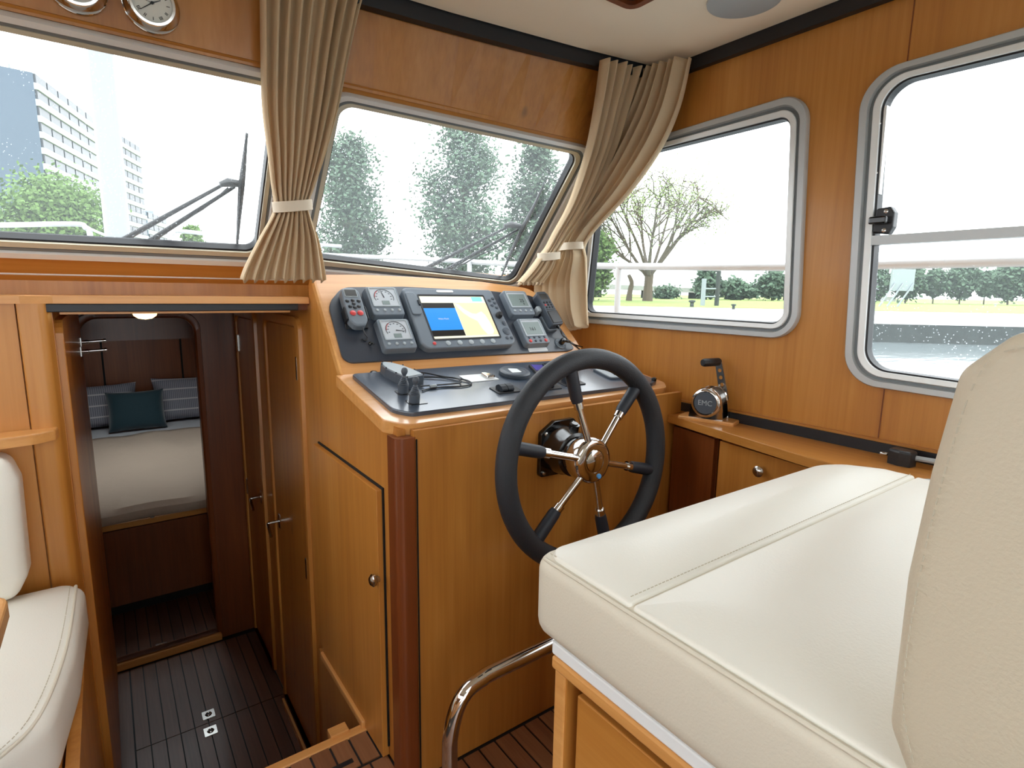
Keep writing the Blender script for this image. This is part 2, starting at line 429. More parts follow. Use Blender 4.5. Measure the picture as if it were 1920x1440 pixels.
# --- starboard windows (local x grows aft)
S = sbw
leftO = ((-1.70, 1.0), (-1.62, 1.8)); leftI = ((-1.64, 1.0), (-1.56, 1.8))
o1 = quad_lines((S(1240, 256), S(1457, 189)), (S(1519, 227), S(1502, 593)), (S(1102, 606), S(1440, 633)), leftO)
i1 = quad_lines((S(1219, 287), S(1461, 227)), (S(1482, 243), S(1469, 589)), (S(1096, 583), S(1448, 604)), leftI)
win1, h1 = window('window_1', M_SB, o1, i1, .075, .03, 'clear_glass', 'rounded aluminium side window beside the corner curtains, looking out on the bare tree')
aft = ((.42, 1.0), (.42, 1.8)); aftI = ((.36, 1.0), (.36, 1.8))
o2 = quad_lines((S(1705, 117), S(1920, 55)), aft, (S(1640, 725), S(1770, 745)), (S(1615, 205), S(1587, 670)))
i2 = quad_lines((S(1720, 147), S(1920, 100)), aftI, (S(1650, 692), S(1780, 710)), (S(1660, 205), S(1627, 670)))
win2, h2 = window('window_2', M_SB, o2, i2, .085, .055, 'wet_glass', 'large aluminium side window with a horizontal rail, beside the helm seat backrest')
# horizontal rail, hinge strip and latch of the opening pane
a_, b_, c_, d_ = S(1630, 452), S(1920, 433), S(1632, 462), S(1920, 447)
bm = B(); rail0 = V(S(1628, 452)); rail1 = V((.36, rail0.y + .004))
prism(bm, [(rail0.x, rail0.y - .011), (rail1.x, rail1.y - .011), (rail1.x, rail1.y + .011), (rail0.x, rail0.y + .011)], -.015, .012, M_SB, .003)
obj('transom_rail', bm, 'aluminium', win2)
bm = B(); p0, p1 = V(S(1655, 200)), V(S(1640, 365))
prism(bm, [(p0.x, p0.y), (p1.x, p1.y), (p1.x + .011, p1.y), (p0.x + .011, p0.y)], -.012, .004, M_SB, .001); obj('hinge_strip', bm, 'alu_bright', win2)
for uv in ((1648, 233), (1642, 325)):
    p = S(*uv); obj('screw', lathe(B(), [(.004, 0), (.004, .006), (0, .008)], M_SB @ T(p[0] + .003, p[1]), 10), 'steel', win2)
lp = V(S(1660, 415)); bm = B()
prism(bm, rpoly([(lp.x - .022, lp.y - .026), (lp.x + .014, lp.y - .032), (lp.x + .022, lp.y - .015), (lp.x + .022, lp.y + .018), (lp.x + .012, lp.y + .033), (lp.x - .018, lp.y + .03)], .004, 2), -.01, .012, M_SB, .004)
lt = obj('latch', bm, 'black_plastic', win2)
obj('latch_handle', box(B(), (lp.x - .026, lp.y - .008, .01), (lp.x + .014, lp.y + .010, .032), M_SB, .004), 'black_gloss', lt)
for dy in (-.022, .022): obj('screw', lathe(B(), [(.005, .01), (.005, .013), (0, .014)], M_SB @ T(lp.x + .004, lp.y + dy), 10), 'steel', lt)
# --- aft starboard window and port windows (saloon)
def rq(x0, x1, y0, y1): return [(x0, y0), (x1, y0), (x1, y1), (x0, y1)]
win3, h3 = window('window_3', M_SB, rq(.62, 1.7, 1.0, 1.8), rq(.66, 1.66, 1.04, 1.76), .08, .05, 'clear_glass', 'saloon side window aft on the starboard side')
sbout = [(-1.93, 0), (2.3, 0), (2.3, ZC), (-1.38, ZC), (-1.51, 1.71), (-1.93, 1.235)]
struct('wall_starboard', plate(B(), sbout, [h1, h2, h3], M_SB, .04), 'wood_z')
pw, ph = [], []
for k, (x0, x1) in enumerate(((.72, 1.55), (-.42, .55), (-1.7, -.62))):
    wn, hh = window('window_%d' % (4 + k), M_PT, rq(x0, x1, .98, 1.78), rq(x0 + .04, x1 - .04, 1.02, 1.74), .08, .05, 'clear_glass', ('forward', 'middle', 'aft')[k] + ' aluminium side window in the port wall')
    ph.append(hh)
struct('wall_port', plate(B(), [(-2.3, 0), (1.93, 0), (1.93, 1.235), (1.51, 1.71), (1.38, ZC), (-2.3, ZC)], ph, M_PT, .04), 'wood_z')
# unseen aft wall, its glazed panels enlarged to brighten the cabin
M_AF = frame((0, -2.3, 0), (-1, 0, 0), (0, 0, 1))
ah = []
for k, (x0, x1) in enumerate(((-1.5, -.5), (-.46, .46), (.5, 1.5))):
    wn, hh = window('window_%d' % (7 + k), M_AF, rq(x0, x1, .12, 1.9), rq(x0 + .04, x1 - .04, .16, 1.86), .06, .04, 'clear_glass', ('starboard', 'centre', 'port')[k] + ' glazed panel in the unseen aft wall, enlarged for light'); ah.append(hh)
struct('wall_aft', plate(B(), [(-XW, 0), (XW, 0), (XW, ZC), (-XW, ZC)], ah, M_AF, .04), 'wood_z')
# --- windscreen
WM = ('alu_bright', 'alu_groove', 'alu_cream')
win10, g1 = window('window_10', M_WS, [(-.42, .036), (.42, .034), (.42, .612), (-.42, .612)], [(-.38, .088), (.381, .090), (.381, .572), (-.38, .572)], .05, .03, 'wet_glass', 'centre windscreen pane with a rain-spotted view of the tower block', WM, (.018, .012, .010))
win11, g2 = window('window_11', M_WS, [(.50, .012), (1.435, -.03), (1.435, .602), (.50, .602)], [(.548, .075), (1.37, .0), (1.37, .562), (.548, .566)], .06, .035, 'wet_glass', 'starboard windscreen pane above the helm console', WM, (.018, .012, .010))
win12, g3 = window('window_12', M_WS, [(-1.435, -.0), (-.50, .012), (-.50, .602), (-1.435, .602)], [(-1.37, .04), (-.548, .075), (-.548, .566), (-1.37, .562)], .06, .035, 'wet_glass', 'port windscreen pane', WM, (.018, .012, .010))
struct('wall_windscreen', plate(B(), [(-XW, -.05), (XW, -.05), (XW, .625), (-XW, .625)], [g1, g2, g3], M_WS, .05), 'wood_x')
# wood header above the windscreen, ruled up to the ceiling line (bowed in plan)
def ceil_y(x): return 1.475 - .075 * (abs(x) / .9) ** 2 * .62
bm = B(); rows = []
for k in range(41):
    x = -XW + 2 * XW * k / 40; a = WSO + WSB * .612 + V((x, 0, 0)); a += V((0, -.004, 0)); b = V((x, ceil_y(x) - .008, ZC))
    rows.append([a, b, b + V((0, .03, 0)), a + V((0, .03, 0))])
rings_mesh(bm, rows, True, True)
struct('wall_front', bm, 'wood_z')
# black curtain tracks under the ceiling edge
bm = B(); rows = []
for k in range(41):
    x = -XW + 2 * XW * k / 40; y = ceil_y(x)
    rows.append([V((x, y - .036, ZC + .002)), V((x, y - .030, ZC - .046)), V((x, y - .002, ZC - .046)), V((x, y - .006, ZC + .002))])
rings_mesh(bm, rows, True, True); struct('trim_1', bm, 'black_trim', label='black curtain track along the top of the windscreen wall')
struct('trim_2', box(B(), (XW - .022, -2.28, ZC - .048), (XW - .001, ceil_y(XW) - .04, ZC + .002)), 'black_trim', label='black curtain track along the top of the starboard wall')
struct('trim_3', box(B(), (-XW + .001, -2.28, ZC - .048), (-XW + .022, ceil_y(XW) - .04, ZC + .002)), 'black_trim', label='black curtain track along the top of the port wall')
# ceiling with screw caps
bm = B(); pts = [(-XW, -2.3), (XW, -2.3)] + [(XW - 2 * XW * k / 20, ceil_y(XW - 2 * XW * k / 20) + .03) for k in range(21)]
sun = rpoly(rq(-.75, .75, -1.75, -.45), .08, 6)
bm.free(); bm = B(); plate(bm, pts, [sun], frame((0, 0, ZC + .04), (1, 0, 0), (0, 1, 0)), .04); ceiling = struct('ceiling', bm, 'ceiling_cream')
bm = B(); prism(bm, [(p.x, p.y) for p in sun], ZC + .041, ZC + .046); struct('window_14', bm, 'clear_glass', label='added glass roof over the unseen saloon, for more daylight')  # unseen roof glazing, added to bring more daylight into the cabin
for uv in ((955, 30), (1240, 8), (1325, 66), (1213, 116)):
    p = PZ(*uv, ZC); obj('screw_cap', lathe(B(), [(.011, 0), (.010, -.004), (0, -.005)], T(*p), 14), 'ceiling_cream', ceiling, smooth=True)
bm = B(); prism(bm, [(-XW + .02, -.42), (XW - .024, -.42), (XW - .024, ceil_y(1.5) - .045), (1.2, ceil_y(1.2) - .042), (.8, ceil_y(.8) - .042), (.4, ceil_y(.4) - .042), (0, ceil_y(0) - .042), (-.4, ceil_y(.4) - .042), (-.8, ceil_y(.8) - .042), (-1.2, ceil_y(1.2) - .042), (-XW + .02, ceil_y(1.5) - .045)], ZC - .012, ZC + .001)
obj('ceiling_panel', bm, 'ceiling_cream', ceiling)
for uv, z0, z1, lb2 in (((1652, 780), .871, 1.0, 'vertical joint in the wall panelling below the large side window'), ((1708, 60), 1.74, 1.895, 'vertical joint in the wall panelling above the large side window')):
    y_ = PX(*uv, XW).y; struct('trim_%d' % (12 if z0 < 1 else 13), box(B(), (XW - .0012, y_ - .0012, z0), (XW + .001, y_ + .0012, z1)), 'red_wood', label=lb2)
# cheek pieces under the windscreen: aluminium strip and the light wood panel above the companionway shelf
struct('trim_4', box(B(), (-XW, 1.915, 1.240), (.52, 1.935, 1.262), None, .004), 'alu_bright', label='thin bright strip below the centre windscreen pane')
struct('wall_dashboard', box(B(), (-XW, 1.93, 1.188), (XW, 1.95, 1.262)), 'wood_z')
# --- companionway shelf (lip) and its black sliding track
bm = B(); top = [(-XW, 1.93), (-XW, 1.775)] + [(-1.0 + k * .1, 1.775 + .004 * math.sin(k)) for k in range(3)] + [(-.16, 1.775), (-.10, 1.79), (0, 1.782), (.2, 1.78), (.4, 1.775), (.512, 1.77), (.512, 1.93)]
prism(bm, [(p[0], p[1]) for p in top], 1.171, 1.191, None, .003)
shelf = thing('companionway_shelf', 'long honey-coloured wooden shelf edge above the companionway opening', 'shelf', (0, 1.85, 1.17))
obj('shelf_board', bm, 'edge_x', shelf)
obj('hatch_track', box(B(), (-.119, 1.79, 1.150), (.485, 1.812, 1.1705), None, .002), 'black_trim', shelf)
obj('track_moulding', box(B(), (-.09, 1.797, 1.144), (.462, 1.815, 1.150)), 'wood_x', shelf)
# --- wall below the shelf on the port side
struct('wall_bulkhead_port', box(B(), (-XW, 1.785, 0), (-.172, 1.81, 1.171)), 'wood_z')
struct('trim_5', prism(B(), rpoly([(-.169, 1.81), (-.169, 1.779), (-.118, 1.779), (-.106, 1.81)], [0, .004, .022, 0], 5), 0, 1.171), 'wood_z', True, label='rounded wooden corner post at the companionway')
# passage walls
struct('wall_passage_port', box(B(), (-.135, 1.81, ZL), (-.105, 3.03, 1.165)), 'wood_z')
struct('wall_passage_port_lower', box(B(), (-.13, 1.2, ZL), (-.108, 1.81, .33)), 'wood_z')
struct('ceiling_passage', box(B(), (-.14, 1.815, 1.150), (.70, 3.05, 1.170)), 'dark_wood')
struct('wall_passage_starboard', plate(B(), [(1.79, ZL), (3.03, ZL), (3.03, 1.165), (1.79, 1.165)], [], frame((.52, 0, 0), (0, 1, 0), (0, 0, 1), (-1, 0, 0)), .03), 'wood_z')
struct('wall_passage_starboard_lower', box(B(), (.50, 1.39, ZL), (.515, 1.79, -.0)), 'wood_z')
struct('wall_under_floor', box(B(), (-.13, 1.385, ZL), (.52, 1.40, -.05)), 'dark_wood')
# --- two doors in the passage starboard wall
def pass_door(name, y0, y1, z0, z1, hinge_y, label):
    m = frame((.52, 0, 0), (0, 1, 0), (0, 0, 1), (-1, 0, 0))
    bm = B(); O = rpoly([(y0 - .035, z0), (y1 + .035, z0), (y1 + .035, z1 + .035), (y0 - .035, z1 + .035)], [0, 0, .05, .05], 6)
    I = rpoly([(y0, z0), (y1, z0), (y1, z1), (y0, z1)], [0, 0, .03, .03], 6)
    L = lambda f, h: [m @ V((*(O[i].lerp(I[i], f)), h)) for i in range(len(O))]
    rings_mesh(bm, [L(0, 0), L(.05, .012), L(.6, .016), L(.9, .012), L(1, 0)])
    root = struct(name, bm, 'wood_z', True, label)
    obj('door_leaf', prism(B(), rpoly([(y0 + .003, z0 + .01), (y1 - .003, z0 + .01), (y1 - .003, z1 - .003), (y0 + .003, z1 - .003)], [0, 0, .028, .028], 5), -.005, .006, m, .002), 'wood_z', root)
    for z in (.95, .227): obj('hinge', box(B(), (hinge_y - .007, z - .04, .004), (hinge_y + .007, z + .04, .012), m, .002), 'steel', root)
    hy = y1 - .05 if hinge_y < (y0 + y1) / 2 else y0 + .05
    hz = .27; bm = B()
    tube(bm, spline([(.52, hy, hz), (.475, hy, hz), (.468, hy - .004, hz - .004), (.466, hy - .03, hz - .012), (.466, hy - .06, hz - .035)], 4), .006, 8); h = obj('handle', bm, 'steel', root, smooth=True)
    obj('handle_rose', box(B(), (hy - .012, hz - .03, .005), (hy + .012, hz + .03, .009), m, .001), 'steel', h)
    return root
pass_door('door_1', 1.925, 2.37, -.56, 1.09, 1.937, 'narrow wooden door nearest the helm console in the passage')
pass_door('door_2', 2.60, 2.97, -.56, 1.08, 2.965, 'dark narrow door at the far end of the passage')
# --- forward bulkhead with the rounded doorway to the berth
M_BH = frame((0, 3.03, 0), (1, 0, 0), (0, 0, 1))
dw = rpoly([(-.095, -.545), (.340, -.545), (.340, 1.075), (-.095, 1.075)], [0, 0, .07, .07], 8)
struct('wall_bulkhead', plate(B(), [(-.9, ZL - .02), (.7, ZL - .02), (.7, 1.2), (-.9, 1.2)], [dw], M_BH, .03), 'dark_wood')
bm = B(); O = rpoly([(-.12, -.545), (.365, -.545), (.365, 1.10), (-.12, 1.10)], [0, 0, .08, .08], 8)
L = lambda f, h: [M_BH @ V((*(O[i].lerp(dw[i], f)), h)) for i in range(len(O))]
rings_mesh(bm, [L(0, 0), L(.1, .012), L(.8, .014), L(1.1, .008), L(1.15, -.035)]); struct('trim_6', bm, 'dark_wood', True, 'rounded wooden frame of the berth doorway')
struct('trim_7', prism(B(), [(-.105, 3.005), (.355, 3.005), (.355, 3.062), (-.105, 3.062)], ZL, -.550, None, .006), 'edge_x', label='light wooden threshold of the berth doorway')
# open berth door folded against the port side of the passage
d3 = struct('door_3', prism(B(), rpoly([(1.825, -.53), (2.99, -.53), (2.99, 1.13), (1.825, 1.13)], [0, 0, .05, .05], 5), 0, .018, frame((-.106, 0, 0), (0, 1, 0), (0, 0, 1)), .003), 'wood_z', label='open berth door lying against the port side of the passage')
for dz, dy in ((0, 0), (-.03, -.09)):
    p = V((-.088, 2.88 + dy, .985 + dz)); bo = obj('bolt', lathe(B(), [(0, 0), (.008, 0), (.008, .025), (.006, .027), (.006, .075), (.008, .077), (.008, .085), (0, .087)], axis_frame(p, (1, .0, .05)), 12), 'chrome', d3, smooth=True)
    obj('bolt_plate', box(B(), (p.x - .001, p.y - .01, p.z - .018), (p.x + .003, p.y + .01, p.z + .018)), 'steel', bo)
# --- floors with planks
def planks(parent, x0, x1, y0, y1, z, wd, gap, th, ma, mb, name='plank'):
    n = max(1, round((x1 - x0) / wd)); wd = (x1 - x0) / n
    for k in range(n):
        a = x0 + k * wd
        bm = B(); box(bm, (a + gap / 2, y0, z - th), (a + wd - gap / 2, y1, z))
        obj(name, bm, random.choice((ma, ma, mb)), parent)
floor = struct('floor', prism(B(), [(-XW, -2.3), (XW, -2.3), (XW, 1.93), (.54, 1.93), (.54, 1.365), (-.13, 1.365), (-.13, 1.785), (-XW, 1.785)], -.05, -.004), 'caulk')
planks(floor, -.125, .513, -.6, 1.240, 0, .051, .006, .01, 'teak', 'teak_b')
planks(floor, -.125, .497, 1.250, 1.352, 0, .051, .006, .01, 'teak', 'teak_b')
planks(floor, .516, 1.33, -.6, 1.115, 0, .051, .006, .01, 'teak', 'teak_b')
bm = B(); box(bm, (-.13, 1.352, -.035), (.50, 1.380, .003), None, .003); obj('step_nosing', bm, 'edge_x', floor)
bm = B(); box(bm, (.405, 1.37, -.03), (.455, 1.405, .012), None, .002); obj('step_block', bm, 'edge_x', floor)
bm = B(); box(bm, (.0, 1.268, -.001), (.43, 1.281, .0022)); obj('grip_strip', bm, 'black_trim', floor)
lower = struct('floor_lower', box(B(), (-.13, 1.39, ZL - .05), (.52, 3.03, ZL - .004)), 'caulk')
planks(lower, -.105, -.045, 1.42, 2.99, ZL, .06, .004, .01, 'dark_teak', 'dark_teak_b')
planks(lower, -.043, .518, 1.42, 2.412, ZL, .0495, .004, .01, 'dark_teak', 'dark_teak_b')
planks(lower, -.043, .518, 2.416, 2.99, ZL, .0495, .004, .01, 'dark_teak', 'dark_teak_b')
berth_floor = struct('floor_berth', box(B(), (-.6, 3.06, ZL - .05), (.8, 3.6, -.565)), 'caulk')
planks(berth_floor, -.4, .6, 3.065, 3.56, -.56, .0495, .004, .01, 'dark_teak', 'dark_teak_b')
def ring_pull(u, v, z, parent, rot=0):
    p = PZ(u, v, z); m = T(p.x, p.y, z)
    bm = B(); prism(bm, rpoly(rq(-.024, .024, -.027, .027), .003, 2), -.002, .0025, m, .001); pl = obj('ring_pull', bm, 'steel', parent)
    bm = B(); lathe(bm, [(.014, .002), (.013, .0030), (.0, .0032)], m, 16); obj('pull_recess', bm, 'black_trim', pl)
    bm = B(); tube(bm, [m @ V((.010 * math.cos(a), .010 * math.sin(a), .0045)) for a in [k * math.pi / 8 for k in range(16)]], .002, 6, True); obj('pull_ring', bm, 'chrome', pl, smooth=True)
ring_pull(391, 1340, ZL, lower); ring_pull(395, 1371, ZL, lower); ring_pull(303, 1211, -.56, berth_floor)
struct('baseboard_passage', box(B(), (.488, 1.45, ZL), (.499, 2.35, ZL + .03), None, .003), 'edge_y')
struct('trim_8', box(B(), (.488, 1.36, .0), (.514, 1.735, .024), None, .004), 'edge_y', label='light wooden strip along the foot of the console side')
# --- berth cabin shell
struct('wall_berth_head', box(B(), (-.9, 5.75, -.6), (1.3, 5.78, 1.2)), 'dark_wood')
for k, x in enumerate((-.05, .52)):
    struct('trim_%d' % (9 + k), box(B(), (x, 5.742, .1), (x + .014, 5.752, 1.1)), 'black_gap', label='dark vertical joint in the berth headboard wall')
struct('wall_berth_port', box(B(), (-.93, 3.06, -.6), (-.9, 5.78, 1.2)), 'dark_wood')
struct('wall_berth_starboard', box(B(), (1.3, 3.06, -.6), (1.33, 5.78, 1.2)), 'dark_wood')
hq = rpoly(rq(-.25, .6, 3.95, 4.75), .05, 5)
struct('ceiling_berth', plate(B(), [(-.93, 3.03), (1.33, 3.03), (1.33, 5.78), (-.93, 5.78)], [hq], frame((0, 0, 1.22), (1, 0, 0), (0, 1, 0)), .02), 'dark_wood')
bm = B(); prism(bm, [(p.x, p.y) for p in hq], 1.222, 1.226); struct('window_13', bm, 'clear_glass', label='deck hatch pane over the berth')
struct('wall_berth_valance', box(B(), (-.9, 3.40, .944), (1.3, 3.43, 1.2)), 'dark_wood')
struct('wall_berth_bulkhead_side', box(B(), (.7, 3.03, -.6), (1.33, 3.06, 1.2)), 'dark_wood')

# ================================================================ HELM CONSOLE
XC = .516
P0 = PX(640, 703, XC); P1 = PX(588, 522, XC); ET = (P1 - P0).normalized()
D0 = PX(735, 788, XC); DT = (P0 - D0).normalized()
MP = frame(P0, (1, 0, 0), ET)        # slanted instrument panel: x starboard, y up the slope, z towards the helmsman
MD = frame(D0, (1, 0, 0), DT)        # desk
con = thing('helm_console', 'wooden helm console with slanted instrument panel, desk and cabinet door', 'console', (1.0, 1.4, 0))
side = [(1.15, 0), (1.15, D0.z - .018), (D0.y, D0.z - .010), (P0.y, P0.z - .006), (P1.y, P1.z), (P1.y + .03, P1.z + .006), (P1.y + .055, P1.z - .02), (1.80, 0)]
bm = B(); prism(bm, side, 0, .02, frame((XC, 0, 0), (0, 1, 0), (0, 0, 1))); sp = obj('side_panel', bm, 'wood_z', con)
bm = B(); box(bm, (.545, 1.125, 0), (1.5, 1.143, D0.z - .018)); obj('front_panel', bm, 'wood_z', con)
bm = B(); prism(bm, rpoly([(.502, 1.175), (.502, 1.121), (.549, 1.121), (.549, 1.175)], [0, .020, .006, 0], 6), 0, D0.z - .0325); obj('corner_post', bm, 'red_wood', con, smooth=False)
bm = B(); box(bm, (.5495, 1.121, 0), (.552, 1.13, D0.z - .038)); obj('post_joint', bm, 'black_gap', con)
bm = B(); box(bm, (.511, 1.232, .03), (.517, 1.739, .742)); obj('door_reveal', bm, 'black_gap', con)
bm = B(); box(bm, (.497, 1.236, .002), (.516, 1.737, .737), None, .002); cdoor = obj('cabinet_door', bm, 'wood_z', con)
kp = PX(711, 1085, .5); bm = B(); lathe(bm, [(.008, 0), (.009, .008), (.015, .012), (.016, .018), (.010, .024), (0, .025)], axis_frame(kp, (-1, 0, 0)) @ Matrix.Diagonal((1, 1, 1, 1)), 20); obj('knob', bm, 'steel', cdoor, smooth=True)
for dz in (0,): pass
# desk slab with rounded corners
desk = rpoly([(-.014, .34), (-.018, .01), (.022, -.034), (.945, -.022), (.985, .02), (.985, .34)], [0, .02, .05, .035, .03, 0], 6)
bm = B(); prism(bm, desk, -.004, 0, MD, .002); obj('desk_top', bm, 'panel_light', con)
bm = B(); prism(bm, desk, -.031, -.004, MD); obj('desk_edge', bm, 'edge_x', con)
# slanted back board
back = rpoly([(-.002, -.012), (.925, -.012), (.895, .15), (.885, .235), (.80, .318), (.60, .345), (.38, .357), (.16, .361), (.03, .356), (-.002, .34)], [0, 0, .05, .06, .08, .2, .2, .2, .03, .02], 6)
bm = B(); prism(bm, back, -.022, 0, MP, .003); obj('back_board', bm, 'panel_light', con)
bm = B(); bl = rpoly([(-.0025, 0), (.004, 0), (.004, .338), (-.0025, .338)], .001, 1); prism(bm, bl, -.021, .0012, MP); obj('edge_lipping', bm, 'edge_y', con)
board = rpoly([(.014, .034), (.84, .026), (.876, .034), (.842, .205), (.80, .278), (.60, .300), (.275, .311), (.075, .304), (.018, .24)], [.03, .01, .01, .05, .06, .1, .1, .06, .08], 7)
bm = B(); prism(bm, board, 0, .006, MP, .002); obj('instrument_board', bm, 'board_black', con)
dmat = rpoly([(.018, .312), (.018, .04), (.050, .004), (.90, .001), (.948, .02), (.938, .24), (.85, .285), (.40, .308)], [.012, .04, .04, .02, .03, .03, .05, .05], 6)
bm = B(); prism(bm, dmat, 0, .011, MD, .003); obj('desk_mat', bm, 'mat_black', con)
hb = .011
# ---------------------------------------------------------------- instruments on the board
def button(parent, x, y, z, r, m='grey_dark', h=.0035, sx=1):
    bm = B(); lathe(bm, [(r * 1.0, z - .001), (r, z + h * .5), (r * .7, z + h), (0, z + h * 1.1)], Matrix.Translation((x, y, 0)) @ Matrix.Diagonal((sx, 1, 1, 1)), 12)
    return obj('button', bm, m, parent, world=False, smooth=True)
def housing(parent, w_, h_, d, r=.010):
    bm = B(); o = rpoly(rq(-w_ / 2 - .004, w_ / 2 + .004, -h_ / 2 - .005, h_ / 2 + .004), r, 5); prism(bm, o, 0, d, None, .004, 3, .003); return obj('housing', bm, 'grey_plastic', parent, world=False)
def gauge(s, t, label, kind, needle=90, txt=None, w_=.1, h_=.104):
    root = thing('instrument_gauge', label, 'gauge', mtx=MP @ T(s, t, .006), group='square marine instruments on the panel')
    d = .024; housing(root, w_, h_, d)
    bm = B(); fr = rpoly(rq(-.044, .044, -.024, .048), .004, 3); fi = rpoly(rq(-.041, .041, -.021, .045), .003, 3)
    rings_mesh(bm, [[V((p.x, p.y, d - .0005)) for p in fr], [V((p.x, p.y, d + .0025)) for p in fr], [V((p.x, p.y, d + .0025)) for p in fi], [V((p.x, p.y, d)) for p in fi]])
    obj('bezel', bm, 'grey_light', root, world=False)
    bm = B(); prism(bm, [(p.x, p.y) for p in fi], d - .001, d + .0006); face = obj('dial', bm, 'dial_face', root, world=False)
    if kind == 'analog':
        c = V((-.001, .012)); R = .031; bm = B()
        pts = [V((c.x + R * math.cos(a), c.y + R * math.sin(a) * .95, d + .0012)) for a in [math.radians(-25 + 230 * k / 28) for k in range(29)]]
        tube(bm, pts, .0007, 4); obj('scale_arc', bm, 'ink', face, world=False)
        bm = B(); tube(bm, [V((c.x + (R - .002) * math.cos(a), c.y + (R - .002) * math.sin(a) * .95, d + .0012)) for a in [math.radians(125 + 55 * k / 8) for k in range(9)]], .0009, 4); obj('red_arc', bm, 'red_button', face, world=False)
        bm = B()
        for k in range(9):
            a = math.radians(-20 + 220 * k / 8); p = V((c.x + (R - .007) * math.cos(a), c.y + (R - .007) * math.sin(a) * .95))
            box(bm, (p.x - .0025, p.y - .0013, d + .0006), (p.x + .0025, p.y + .0013, d + .0009))
        obj('scale_marks', bm, 'grey_dark', face, world=False)
        a = math.radians(needle); q = V((math.cos(a), math.sin(a))); nn = V((-q.y, q.x)); b0 = c + V((.0, -.002)); bm = B()
        prism(bm, [b0 + nn * .0016, b0 - nn * .0016, b0 + q * .030], d + .0012, d + .002); obj('needle', bm, 'ink', face, world=False)
        bm = B(); box(bm, (-.012, -.016, d + .0005), (.012, -.002, d + .0016)); obj('display', bm, 'lcd', face, world=False)
    else:
        bm = B(); box(bm, (-.036, -.017, d + .0004), (.036, .036, d + .0012)); lc = obj('display', bm, 'lcd', face, world=False)
        bm = B()
        text_mesh(bm, txt, .02, T(-.002 if txt == '161' else .014, .006, d + .0014), .0002)
        if txt != '161': text_mesh(bm, '0', .012, T(.018, -.008, d + .0014), .0002)
        obj('digits', bm, 'ink', lc, world=False)
    if kind == 'pilot':
        for x in (-.034, -.011, .011, .034): button(root, x, -.029, d, .0042, 'grey_dark')
        for x, m in ((-.034, 'red_button'), (-.011, 'grey_dark'), (.011, 'grey_dark'), (.034, 'red_button')): button(root, x, -.043, d, .0065 if m[0] == 'r' else .005, m)
    else:
        for x in (-.036, -.012, .012, .036): button(root, x, -.0375, d, .0052, 'grey_light')
    return root
gauge(.187, .235, 'square grey analog gauge with upright needle, above its twin beside the remote', 'analog', 100)
gauge(.189, .112, 'square grey analog gauge with needle pointing right, the lower one beside the chart plotter', 'analog', -6)
gauge(.696, .228, 'square grey digital instrument with dark display, upper right of the chart plotter', 'digital', txt='25')
gauge(.704, .104, 'grey autopilot control with red corner buttons, lower right of the chart plotter', 'pilot', txt='161')
# chart plotter
cp_ = thing('chart_plotter', 'large grey chart plotter with split blue and map screen', 'chart plotter', mtx=MP @ T(.428, .169, .006))
pd = .024; bm = B(); prism(bm, rpoly([(-.172, -.095), (-.155, -.117), (.165, -.118), (.182, -.10), (.170, .116), (-.170, .118)], [.01, .03, .03, .02, .012, .012], 5), 0, pd, None, .007, 4); obj('housing', bm, 'grey_plastic', cp_, world=False)
bm = B(); SO = rpoly(rq(-.127, .127, -.0905, .090), .004, 2); SI = rpoly(rq(-.122, .122, -.0835, .083), .002, 2)
rings_mesh(bm, [[V((p.x, p.y, pd - .001)) for p in SO], [V((p.x, p.y, pd + .0015)) for p in SO], [V((p.x, p.y, pd + .0010)) for p in SI], [V((p.x, p.y, pd - .001)) for p in SI]]); obj('screen_bezel', bm, 'black_plastic', cp_, world=False)
bm = B(); prism(bm, [(p.x, p.y) for p in SI], pd - .001, pd + .0004); scr = obj('screen', bm, 'screen_cream', cp_, world=False)
def tile(n, x0, x1, y0, y1, m, z=.0007):
    bm = B(); box(bm, (x0, y0, pd), (x1, y1, pd + z)); return obj(n, bm, m, scr, world=False)
tile('video_band', -.122, -.006, .035, .056, 'screen_black'); tile('video_picture', -.122, -.006, -.052, .035, 'screen_blue'); tile('video_band', -.122, -.006, -.075, -.052, 'screen_black')
tile('chart_land', -.004, .122, -.075, .056, 'screen_sand'); tile('status_box', .072, .112, .062, .081, 'screen_teal')
bm = B(); wpts = [(-.002, .054), (.012, .05), (.026, .03), (.05, .012), (.066, .01), (.09, .02), (.10, .005), (.108, -.03), (.11, -.06), (.10, -.074), (.078, -.074), (.066, -.05), (.06, -.02), (.036, -.004), (.018, .014), (.006, .034)]
prism(bm, wpts, pd, pd + .0010); obj('chart_water', bm, 'screen_water', scr, world=False)
bm = B(); text_mesh(bm, 'Video Fault', .0085, T(-.064, -.008, pd + .0009), .0001); obj('message', bm, 'white_paint', scr, world=False)
bm = B(); prism(bm, rpoly([(-.168, .098), (-.14, .096), (-.131, .08), (-.131, .02), (-.14, .008), (-.168, .008)], .008, 3), pd - .004, pd + .006, None, .003); cdr = obj('card_door', bm, 'grey_plastic', cp_, world=False)
bm = B(); box(bm, (-.137, .042, pd), (-.130, .062, pd + .010), None, .001); obj('door_catch', bm, 'black_plastic', cdr, world=False)
bm = B(); prism(bm, rpoly(rq(-.052, .012, .099, .108), .004, 3), pd - .001, pd + .002, None, .001); obj('name_badge', bm, 'alu_bright', cp_, world=False)
button(cp_, -.128, -.100, pd, .006, 'red_button')
for x in (-.080, -.038, .004, .046, .088): button(cp_, x, -.101, pd, .009, 'grey_light', .003)
for x, y in ((.143, .067), (.160, .075), (.145, .046), (.161, .057), (.161, .036), (.150, -.091), (.168, -.091)): button(cp_, x, y, pd, .0065, 'grey_dark', .004)
